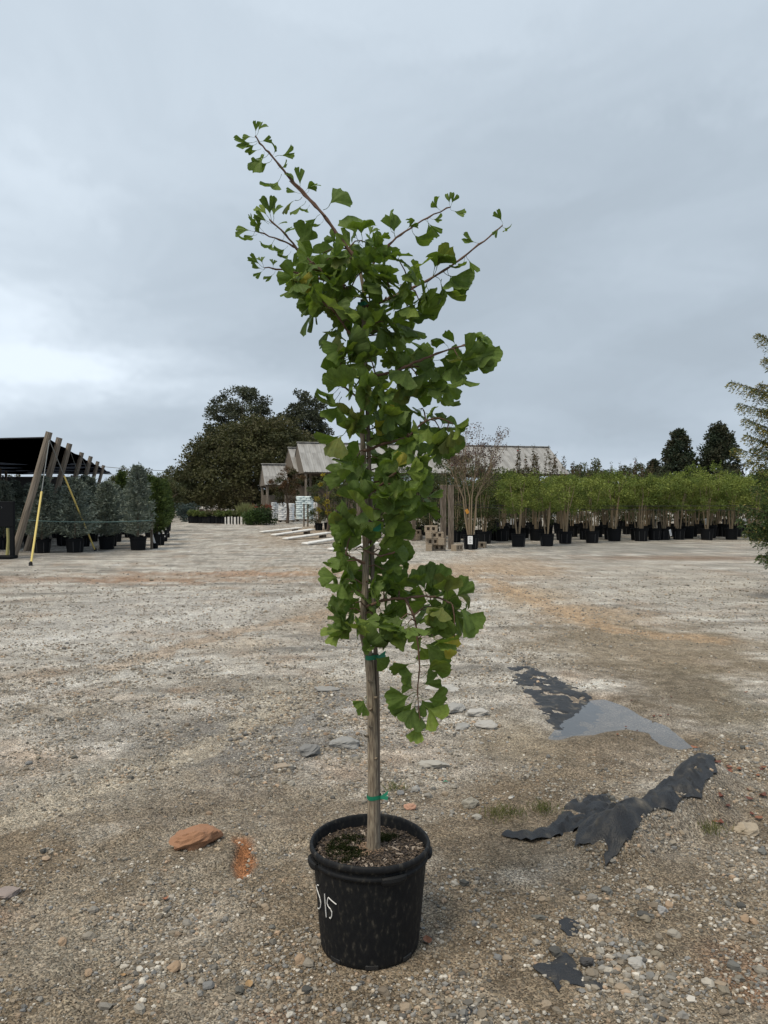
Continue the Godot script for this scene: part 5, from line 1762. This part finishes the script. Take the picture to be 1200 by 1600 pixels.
		mb.bev(Vector3(.2, .15, .25), .02, Transform3D(Basis(dir.normalized(), y, z), Vector3(0, .055, 0) + (b - c) * Vector3(.7, 0, .7)))
		part(mb.mesh(), "support", M.timber, t)
		bi += 1
	var ws := gp(534, 866)
	var t2 := thing("white_stake", "thin white stake standing upright at the road edge", "stake", Vector3(ws.x, -.02, ws.z))
	mb = MB.new()
	mb.tube(PackedVector3Array([Vector3.ZERO, Vector3(.04, .7, 0), Vector3(.09, 1.45, 0)]), PackedFloat32Array([.024, .022, .02]), 8)
	part(mb.mesh(), "rod", M.white_paint, t2)
	# white sign
	var sg := gp(493, 825)
	t2 = thing("white_sign", "narrow white sign board standing upright by the short posts", "sign", Vector3(sg.x, 0, sg.z))
	var s2 := -sg.z / F
	mb = MB.new()
	mb.bev(Vector3(6 * s2, 36 * s2, .05), .005, Transform3D(Basis(), Vector3(0, 22 * s2, 0)))
	var sb := part(mb.mesh(), "panel", M.card, t2)
	for i in 16:
		mb = MB.new()
		mb.bev(Vector3((2.6 + (i * 7 % 3) * .5) * s2, 1.0 * s2, .004), .001, Transform3D(Basis(), Vector3(0, (7.5 + i * 1.95) * s2, .027)))
		part(mb.mesh(), "print_mark", M.cable, sb)
	mb = MB.new()
	mb.bev(Vector3(5 * s2, 6 * s2, .12), .005, Transform3D(Basis(), Vector3(0, 1.5 * s2, -.03)))
	part(mb.mesh(), "foot", M.timber, t2)
	# pallets of white bags
	rng.seed = 55
	for e in [[446, 816, 23, 29, M.bag, "shrink wrapped pallet of white bags, front of the low pair"], [434, 815, 20, 29, M.bag, "pallet of white bags half hidden behind another low pallet"], [475, 814.5, 26, 39, M.bag_mint, "tallest pallet of pale bluish white bags behind the slim posts"]]:
		var d = 1.62 * F / (e[1] - 777.0) * (1.0 if e[0] != 434 else 1.03)
		var s = d / F
		var t := thing("bag_pallet", e[5], "pallet", Vector3(gx(e[0], d), 0, -d - .5))
		mb = MB.new()
		for x in [-.45, 0, .45]: mb.bev(Vector3(.1, .09, 1.0), .01, Transform3D(Basis(), Vector3(x * e[2] * s, .05, 0)))
		for z in [-.42, -.14, .14, .42]: mb.bev(Vector3(e[2] * s, .022, .16), .005, Transform3D(Basis(), Vector3(0, .107, z)))
		part(mb.mesh(), "pallet_base", M.timber, t)
		var layers := 9 if e[3] < 35 else 11
		var lh: float = (e[3] * s - .12) / layers
		for l in layers:
			var cnt := 2 if l % 2 == 0 else 3
			for i in cnt:
				for zz in 2:
					var bw: float = e[2] * s / cnt
					mb = MB.new()
					var sm := SphereMesh.new()
					sm.radial_segments = 12
					sm.rings = 6
					var arr := sm.get_mesh_arrays()
					var vs: PackedVector3Array = arr[Mesh.ARRAY_VERTEX]
					for k in vs.size():
						var p := vs[k] * 2.0
						p = Vector3(signf(p.x) * pow(absf(p.x), .45), signf(p.y) * pow(absf(p.y), .7), signf(p.z) * pow(absf(p.z), .45))
						vs[k] = p * Vector3(bw * .53, lh * .56, .27) * (1.0 + .06 * sin(p.x * 5 + l * 2 + i) * cos(p.z * 4 + i * 3))
					arr[Mesh.ARRAY_VERTEX] = vs
					var am := ArrayMesh.new()
					am.add_surface_from_arrays(Mesh.PRIMITIVE_TRIANGLES, arr)
					part(am, "bag", e[4], t, Transform3D(Basis.from_euler(Vector3(0, rng.randf_range(-.06, .06), 0)), Vector3((i - (cnt - 1) / 2.0) * bw + rng.randf_range(-.02, .02), .12 + lh * (l + .5), -.25 + zz * .5 + rng.randf_range(-.02, .02))))
	# the potted conifer whose branches reach in at the right edge
	make_edge_conifer()

func make_spires(seed_: int) -> Node3D:
	rng.seed = seed_
	var o := proto("potted_crape_myrtle")
	pot_parts(o, .25, .42)
	var fm := MB.new()
	for i in 9:
		var a := TAU * i / 9 + rng.randf()
		var b := Vector3(sin(a), 0, cos(a))
		var top := b * rng.randf_range(.15, .75) + Vector3(0, rng.randf_range(2.7, 3.75), 0)
		var mb := MB.new()
		var pts := PackedVector3Array([b * .05 + Vector3(0, .35, 0), b * .15 + Vector3(0, 1.4, 0), (b * .15 + Vector3(0, 1.4, 0)).lerp(top, .6) + Vector3(rng.randfn(), 0, rng.randfn()) * .05, top])
		mb.tube(pts, PackedFloat32Array([.018, .012, .008, .003]), 5)
		part(mb.mesh(), "stem", M.stem_dark, o)
		for k in 150:
			var f := rng.randf_range(.25, 1.0)
			var p := pts[1].lerp(pts[2], f / .6) if f < .6 else pts[2].lerp(pts[3], (f - .6) / .4)
			p += Vector3(rng.randfn(), rng.randfn(), rng.randfn()) * .035
			var c := Color(.07, .075, .035).lerp(Color(.10, .06, .04), rng.randf())
			if rng.randf() < .01: c = Color(.35, .02, .03)
			mb_leaf(fm, p, Vector3(rng.randfn(), rng.randf_range(-.2, .8), rng.randfn()).normalized(), .08, .5, c)
	part(fm.mesh(), "foliage", M.foliage, o)
	return o

func make_crape() -> void:
	rng.seed = 71
	var g := gp(737, 859)
	var t := thing("bare_crape_myrtle", "tall thin branched crape myrtle with dark seed heads in a tagged pot", "potted tree", Vector3(g.x, 0, g.z - .24))
	pot_parts(t, .25, .46)
	tag_card(t, Vector3(-.05, .30, .275), 0, 0)
	var mb := MB.new()
	mb.bev(Vector3(.10, .16, .02), .004, Transform3D(Basis(), Vector3(-.05, .08, .29)))
	part(mb.mesh(), "tag_foot", M.black_wire, t)
	var fm := MB.new()
	for i in 6:
		var a := TAU * i / 6 + rng.randf() * .7
		var b := Vector3(sin(a), 0, cos(a) * .7)
		var p0 := b * .08 + Vector3(0, .4, 0)
		var p1 := b * .22 + Vector3(rng.randfn() * .05, 1.6, 0)
		var p2 := b * .5 + Vector3(rng.randfn() * .1, 2.5, 0)
		mb = MB.new()
		mb.tube(PackedVector3Array([p0, p0.lerp(p1, .5) + Vector3(rng.randfn() * .02, 0, 0), p1, p2]), PackedFloat32Array([.028, .024, .019, .010]), 7)
		for k in 12:
			var s := p1.lerp(p2, rng.randf())
			if k > 8: s = p2
			var e := s + b * rng.randf_range(.0, .55) + Vector3(rng.randfn() * .22, rng.randf_range(.5, 1.3), rng.randfn() * .2)
			e.y = minf(e.y, 4.0)
			mb.tube(PackedVector3Array([s, s.lerp(e, .5) + Vector3(rng.randfn(), rng.randfn(), rng.randfn()) * .04, e]), PackedFloat32Array([.007, .005, .0025]), 4)
			for m in 3:
				var q := s.lerp(e, rng.randf_range(.4, .9))
				var e2 := q + Vector3(rng.randfn() * .16, rng.randf_range(.1, .35), rng.randfn() * .16)
				mb.tube(PackedVector3Array([q, e2]), PackedFloat32Array([.004, .002]), 4)
				for n in 9:
					var c := Color(.085, .055, .06).lerp(Color(.12, .085, .07), rng.randf())
					if rng.randf() < .015: c = Color(.32, .03, .05)
					mb_leaf(fm, e2 + Vector3(rng.randfn(), rng.randfn(), rng.randfn()) * .045, Vector3(rng.randfn(), rng.randfn(), rng.randfn()).normalized(), .045, .9, c)
			for n in 12:
				var c := Color(.085, .055, .06).lerp(Color(.12, .085, .07), rng.randf())
				mb_leaf(fm, e + Vector3(rng.randfn(), rng.randfn(), rng.randfn()) * .06, Vector3(rng.randfn(), rng.randfn(), rng.randfn()).normalized(), .045, .9, c)
		part(mb.mesh(), "stem", M.stem, t)
	for k in 500:
		var c := Color(.09, .10, .04).lerp(Color(.12, .09, .05), rng.randf())
		mb_leaf(fm, Vector3(rng.randfn() * .38, rng.randf_range(1.9, 3.0), rng.randfn() * .3), Vector3(rng.randfn(), rng.randfn(), rng.randfn()).normalized(), .06, .5, c)
	part(fm.mesh(), "seed_heads", M.foliage, t)
	# an orange tag on one stem and the round labels hung on the wires beside it
	mb = MB.new()
	mb.bev(Vector3(.10, .14, .006), .002, Transform3D(Basis.from_euler(Vector3(0, .2, .5)), Vector3(-.13, 1.18, .12)))
	part(mb.mesh(), "orange_tag", M.orange, t)
	g = gp(758, 850)
	var o2 := make_green_tree(470, 2.2, 1.0, 1.0, [Color(.06, .08, .03), Color(.08, .085, .035)], 3, "potted_shrub", 40, 6)
	copy(o2, Vector3(g.x, 0, g.z - .2), 1.0, 1.0)
	meta(get_child(-1), "thin leafed shrub in a black pot just behind the bare crape myrtle", "potted tree")
	o2.free()

func make_edge_conifer() -> void:
	rng.seed = 91
	var d := 12.0
	var t := thing("potted_golden_cypress", "feathery cypress with golden branch tips reaching in at the yard's edge", "potted tree", Vector3(gx(1262, d), 0, -d))
	pot_parts(t, .30, .48)
	var mb := MB.new()
	mb.tube(PackedVector3Array([Vector3(0, .4, 0), Vector3(.02, 2.0, 0), Vector3(0, 4.4, 0)]), PackedFloat32Array([.06, .045, .01]), 8)
	part(mb.mesh(), "trunk", M.stem_dark, t)
	# boughs given by where their tips show in the photo, then more all round
	var tips := []
	for e in [[1144, 597], [1158, 632], [1166, 655], [1168, 680], [1150, 700], [1186, 522], [1178, 610], [1172, 720], [1160, 790], [1158, 812], [1168, 830], [1190, 868], [1180, 760], [1192, 640], [1196, 690], [1186, 742], [1196, 790], [1190, 600], [1176, 800], [1182, 820], [1196, 830], [1198, 560], [1188, 668], [1180, 700]]:
		tips.append(at(e[0], e[1], d - .1) - t.position)
	for i in 90:
		var y := rng.randf_range(.55, 4.3)
		var a := rng.randf() * TAU
		var rr := rng.randf_range(.45, .95) * (1.0 - y / 6.4)
		tips.append(Vector3(sin(a) * rr, y, cos(a) * rr))
	var bi := 0
	for e in tips:
		var tipp: Vector3 = e
		var foot := Vector3(0, clampf(tipp.y - .42 - .2 * rng.randf(), .5, 4.2), 0)
		var fm := MB.new()
		var gold := 0.75 if tipp.y > 2.0 else 0.12
		var mid := foot.lerp(tipp, .5) + Vector3(0, .10, 0)
		for k in 17:
			var f := .18 + .82 * k / 16.0
			var p := foot.lerp(mid, f * 2) if f < .5 else mid.lerp(tipp, f * 2 - 1)
			var ax := (tipp - foot).normalized()
			for sd in [-1.0, 1.0, 0.0]:
				var side = ax.cross(Vector3.UP).normalized() * sd
				var ln := .24 * (1.15 - f) + .05
				var dir = (side + ax * .7 + Vector3(0, rng.randf_range(-.5, .15), 0)).normalized()
				for n in 9:
					var q = p + dir * ln * n / 9.0 + Vector3(0, -.30 * pow(n / 9.0, 1.6) * ln * 4, 0)
					var c := Color(.05, .085, .032).lerp(Color(.075, .11, .04), rng.randf())
					if rng.randf() < gold * (f + n / 9.0) * .6: c = Color(.30, .25, .085).lerp(Color(.20, .20, .07), rng.randf())
					for m in 2:
						mb_leaf(fm, q, (dir + Vector3(rng.randfn(), rng.randfn() - .5, rng.randfn()) * .5).normalized(), rng.randf_range(.035, .065), .26, c)
		var bg := part(fm.mesh(), "spray", M.conifer, t)
		mb = MB.new()
		mb.tube(PackedVector3Array([foot, mid, tipp]), PackedFloat32Array([.012, .008, .003]), 5)
		part(mb.mesh(), "twig", M.stem_dark, bg)
		bi += 1

# ---------------------------------------------------------------- things lying in the foreground
func make_foreground() -> void:
	# weed barrier cloth
	var pieces := [
		[[[778, 1031], [796, 1043], [830, 1043], [858, 1055], [885, 1066], [908, 1074], [926, 1090], [945, 1100], [930, 1125], [900, 1145], [866, 1148], [862, 1138], [850, 1120], [830, 1095], [802, 1066], [797, 1050]], .004, .006, "flat black weed cloth partly under the puddle"],
		[[[1118, 1172, .11], [1098, 1168, .1], [1078, 1174, .08], [1058, 1196, .06], [1048, 1218, .05], [1020, 1230, .05], [1002, 1242, .05], [990, 1258, .03], [976, 1270, .02], [958, 1262], [946, 1243], [920, 1246], [884, 1258], [864, 1288], [832, 1299], [794, 1301], [783, 1309], [830, 1316], [868, 1310], [905, 1308], [898, 1338], [938, 1346], [948, 1364], [984, 1346], [1006, 1322], [1022, 1308], [1052, 1306], [1066, 1288], [1096, 1276], [1102, 1256], [1120, 1238], [1116, 1212, .05], [1122, 1186, .1]], .012, .028, "crumpled black weed cloth heaped over a dirt ridge"],
		[[[862, 1432], [880, 1430], [898, 1428], [906, 1445], [902, 1470], [890, 1468], [872, 1452]], .004, .006, "torn scrap of black weed cloth among the loose stones"],
		[[[826, 1505], [850, 1500], [872, 1488], [892, 1496], [905, 1518], [945, 1532], [942, 1548], [910, 1540], [880, 1538], [872, 1552], [862, 1535], [838, 1522]], .004, .012, "larger torn flap of black weed cloth with ragged edge"],
		[[[706, 1552], [716, 1568], [748, 1568], [736, 1580], [732, 1602], [714, 1610], [702, 1580]], .004, .01, "black weed cloth scrap poking from the gravel below the pot"],
		[[[722, 1528], [732, 1530], [722, 1542], [714, 1540]], .004, .01, "tiny curl of black weed cloth beside the larger scrap"]]
	var k := 0
	for p in pieces:
		var poly := px_poly(p[0])
		var c := Vector2.ZERO
		for q in poly: c += q / poly.size()
		var mesh := drape(poly, .022 if k < 2 else .014, p[1], p[2], 40 + k)
		var t := thing("weed_cloth", p[3], "weed cloth", Vector3(c.x, gh(c.x, c.y), c.y))
		part(mesh, "cloth", M.fabric, t, Transform3D(Basis(), -t.position))
		k += 1
	# puddle
	var wp: PackedVector2Array = Geometry2D.offset_polygon(puddle, .10)[0]
	var mb := MB.new()
	for q in wp: mb.vert(Vector3(q.x, WATER + .004, q.y), Vector3.UP, q)
	var tri := Geometry2D.triangulate_polygon(wp)
	for i in range(0, tri.size(), 3):
		var up := (mb.v[tri[i + 2]] - mb.v[tri[i]]).cross(mb.v[tri[i + 1]] - mb.v[tri[i]]).y > 0
		mb.x.append_array([tri[i], tri[i + 1], tri[i + 2]] if up else [tri[i], tri[i + 2], tri[i + 1]])
	var o := part(mb.mesh(), "puddle_water", M.water, self)
	meta(o, "shallow muddy puddle lying over black weed cloth", "puddle", "", "structure")
	# named rocks
	rock(305, 1322, .175, .13, .092, 601, "large rusty orange rock lying on the dirt beside the pot", Color.WHITE, M.orange_rock, .15)
	rock(538, 1165, .165, .12, .05, 602, "flat blue grey rock slab behind the pot", Color(.30, .30, .298), null, .1)
	rock(482, 1180, .13, .10, .06, 603, "angular blue grey rock left lying beside the flat slab", Color(.22, .222, .222), null, .7)
	rock(678, 1197, .16, .09, .045, 604, "long pale grey flat rock behind the pot", Color(.40, .385, .355), null, -.15)
	rock(733, 1258, .08, .06, .05, 605, "round pale tan rock near the grass tuft", Color(.38, .35, .30))
	rock(508, 1078, .17, .10, .035, 606, "low grey stone slab farther back in the gravel", Color(.30, .295, .29), null, .05)
	rock(690, 1078, .26, .15, .04, 607, "broad pale grey stone slab behind the drooping branch", Color(.47, .46, .44), null, -.1)
	rock(672, 1105, .20, .13, .05, 608, "grey stone slab half buried under the drooping branch", Color(.33, .325, .32), null, .5)
	rock(712, 1112, .16, .12, .045, 609, "mid grey stone beside the broad pale slab", Color(.36, .355, .345), null, 1.0)
	rock(745, 1118, .15, .11, .05, 610, "pale flat stone at the edge of the stone cluster", Color(.46, .45, .43), null, .2)
	rock(757, 1137, .13, .09, .045, 611, "light grey stone nearest the pot in the stone cluster", Color(.42, .41, .395), null, -.4)
	rock(722, 1138, .11, .09, .04, 612, "small grey stone within the stone cluster", Color(.34, .335, .325), null, .9)
	rock(1164, 1298, .105, .08, .05, 613, "smooth tan rock beside the crumpled weed cloth", Color(.40, .34, .26), null, .2)
	rock(972, 1272, .055, .045, .045, 614, "small orange rock resting on the crumpled weed cloth", Color(.42, .24, .15), null, .4)
	rock(642, 1266, .055, .04, .025, 615, "small salmon orange stone just behind the pot rim", Color(.48, .28, .20), null, .1)
	rock(650, 1238, .045, .04, .032, 616, "small grey rounded stone behind the pot", Color(.34, .335, .325))
	rock(625, 1244, .035, .03, .025, 617, "dark slate stone chip near the lower green tie", Color(.22, .225, .235))
	rock(10, 1396, .09, .07, .03, 618, "flat reddish grey stone at the edge of the yard", Color(.30, .25, .23))
	rock(745, 1280, .04, .03, .025, 619, "small pale stone between pot and grass tuft", Color(.45, .42, .37))
	rock(440, 1200, .09, .05, .02, 620, "tan flat stone sunk in the grey gravel", Color(.36, .30, .24))
	rock(340, 1332, .025, .02, .016, 621, "little tan pebble at the foot of the orange rock", Color(.46, .38, .28))
	rock(995, 1508, .05, .04, .03, 622, "pale grey stone among gravel beside the torn flap", Color(.40, .39, .37))
	rock(918, 1508, .045, .035, .03, 623, "black rough stone touching the torn cloth flap", Color(.07, .07, .072))
	rock(843, 1436, .055, .022, .015, 624, "dark thin stone shard beside the small cloth scrap", Color(.15, .15, .14))
	rock(1035, 1425, .035, .03, .028, 625, "bluish grey angular stone above the gravel spill", Color(.34, .345, .35))
	rng.seed = 34
	for i in 16:
		rock(rng.randf_range(945, 1000), rng.randf_range(1236, 1270), .03, .026, .026, 700 + i % 8, "small stone caught in the fold of the weed cloth", TINTS[rng.randi() % TINTS.size()], null, rng.randf() * TAU, "loose_stone", "stones in the weed cloth fold", 1)
	rng.seed = 33
	for i in 120:
		var px := 0.0
		var py := 0.0
		for tr in 60:
			px = rng.randf_range(5, 1195)
			py = rng.randf_range(1060, 1592)
			if rng.randf() < gravel_amount(px, py) * .55 and (Vector2(px, py) - Vector2(578, 1420)).length() > 130 and not (px > 850 and px < 1120 and py < 1370): break
		var s := rng.randf_range(.016, .034)
		var c: Color = TINTS[rng.randi() % TINTS.size()]
		rock(px, py, s * 1.3, s, s * .75, 700 + i % 8, "small loose stone lying on the gravel yard", c, null, rng.randf() * TAU, "loose_stone", "loose stones on the yard", 1)
	# fallen leaves
	var lt := [Color(.15, .055, .04), Color(.24, .11, .065), Color(.12, .05, .04), Color(.40, .26, .13)]
	var spots := [[668, 1473, .05, 1, "curled reddish brown leaf lying beside the pot"], [389, 1538, .04, 3, "pale yellow tan leaf lying on the gravel"], [193, 1517, .025, 3, "small tan leaf lying on the gravel"], [1085, 1168, .05, 1, "orange brown leaf at the end of the puddle"], [1165, 1083, .035, 1, "rusty leaf lying on bare dirt beyond the puddle"], [258, 1400, .03, 1, "pinkish leaf fragment lying on dark dirt"]]
	for i in 22:
		spots.append([rng.randf_range(1115, 1198), rng.randf_range(1195, 1300), rng.randf_range(.025, .05), rng.randi() % 3, ""])
	for i in 10: spots.append([rng.randf_range(960, 1070), rng.randf_range(1088, 1165), rng.randf_range(.02, .035), rng.randi() % 3, ""])
	for e in spots:
		var g := gp(e[0], e[1])
		g.y = gh(g.x, g.z) + .006
		if e[4] == "" and e[0] < 1100: g.y = maxf(g.y, WATER + .009)
		var t := thing("fallen_leaf", e[4] if e[4] else ("red brown fallen leaf lying beside the crumpled weed cloth" if e[0] > 1100 else "brown fallen leaf along the puddle edge"), "leaf", g, "" if e[4] else ("fallen leaves beside the weed cloth" if e[0] > 1100 else "fallen leaves along the puddle"), rng.randf() * TAU)
		var m := MB.new()
		var s: float = e[2]
		m.col = (lt[e[3]] as Color) * rng.randf_range(.75, 1.2)
		var curl := rng.randf_range(.1, .45) * s
		for a in 4:
			var y0 := s * (a / 4.0 - .5)
			var y1 := s * ((a + 1) / 4.0 - .5)
			var w0 := s * .34 * sin((a / 4.0) * PI * .92 + .12)
			var w1 := s * .34 * sin(((a + 1) / 4.0) * PI * .92 + .12)
			var h0 := curl * pow(absf(a / 4.0 - .5) * 2, 2)
			var h1 := curl * pow(absf((a + 1) / 4.0 - .5) * 2, 2)
			m.quad(Vector3(0, h0, y0), Vector3(w0, h0 + w0 * .4, y0), Vector3(w1, h1 + w1 * .4, y1), Vector3(0, h1, y1))
			m.quad(Vector3(-w0, h0 + w0 * .5, y0), Vector3(0, h0, y0), Vector3(0, h1, y1), Vector3(-w1, h1 + w1 * .5, y1))
		M.dead.cull_mode = BaseMaterial3D.CULL_DISABLED
		part(m.mesh(), "blade", M.dead, t)
	# grass tufts
	for e in [[785, 1274, .10, 210, "green grass tuft beside the pale tan rock"], [850, 1266, .07, 130, "small green grass tuft above the cloth tail"], [1110, 1304, .07, 130, "green grass tuft between cloth and tan rock"], [618, 1236, .045, 70, "thin grass tuft behind the pot rim"]]:
		var g := gp(e[0], e[1])
		var t := thing("grass_tuft", e[4], "grass", Vector3(g.x, gh(g.x, g.z), g.z))
		var m := MB.new()
		for i in e[3]:
			var p := Vector3(rng.randfn() * e[2] * .55, 0, rng.randfn() * e[2] * .45)
			var dir := Vector3(rng.randfn() * .5, 1, rng.randfn() * .5).normalized()
			m.col = Color(.09, .12, .035).lerp(Color(.20, .19, .075), rng.randf())
			var l := rng.randf_range(.025, .07)
			m.leaf(p, dir * l, dir.cross(Vector3(rng.randfn(), 0, rng.randfn())).normalized() * .0016)
		part(m.mesh(), "blades", M.grass, t).set_meta("kind", "stuff")
	# scrap of green tie
	var g := gp(696, 1221)
	var t := thing("green_scrap", "tiny scrap of green plastic tie lying on the dirt", "scrap", Vector3(g.x, gh(g.x, g.z) + .004, g.z))
	var m := MB.new()
	m.quad(Vector3(-.012, 0, 0), Vector3(.0, .008, -.004), Vector3(.002, .006, .008), Vector3(-.01, 0, .009))
	m.quad(Vector3(0, .008, -.004), Vector3(.013, .002, 0), Vector3(.012, .0, .009), Vector3(.002, .006, .008))
	part(m.mesh(), "strip", M.tie, t)
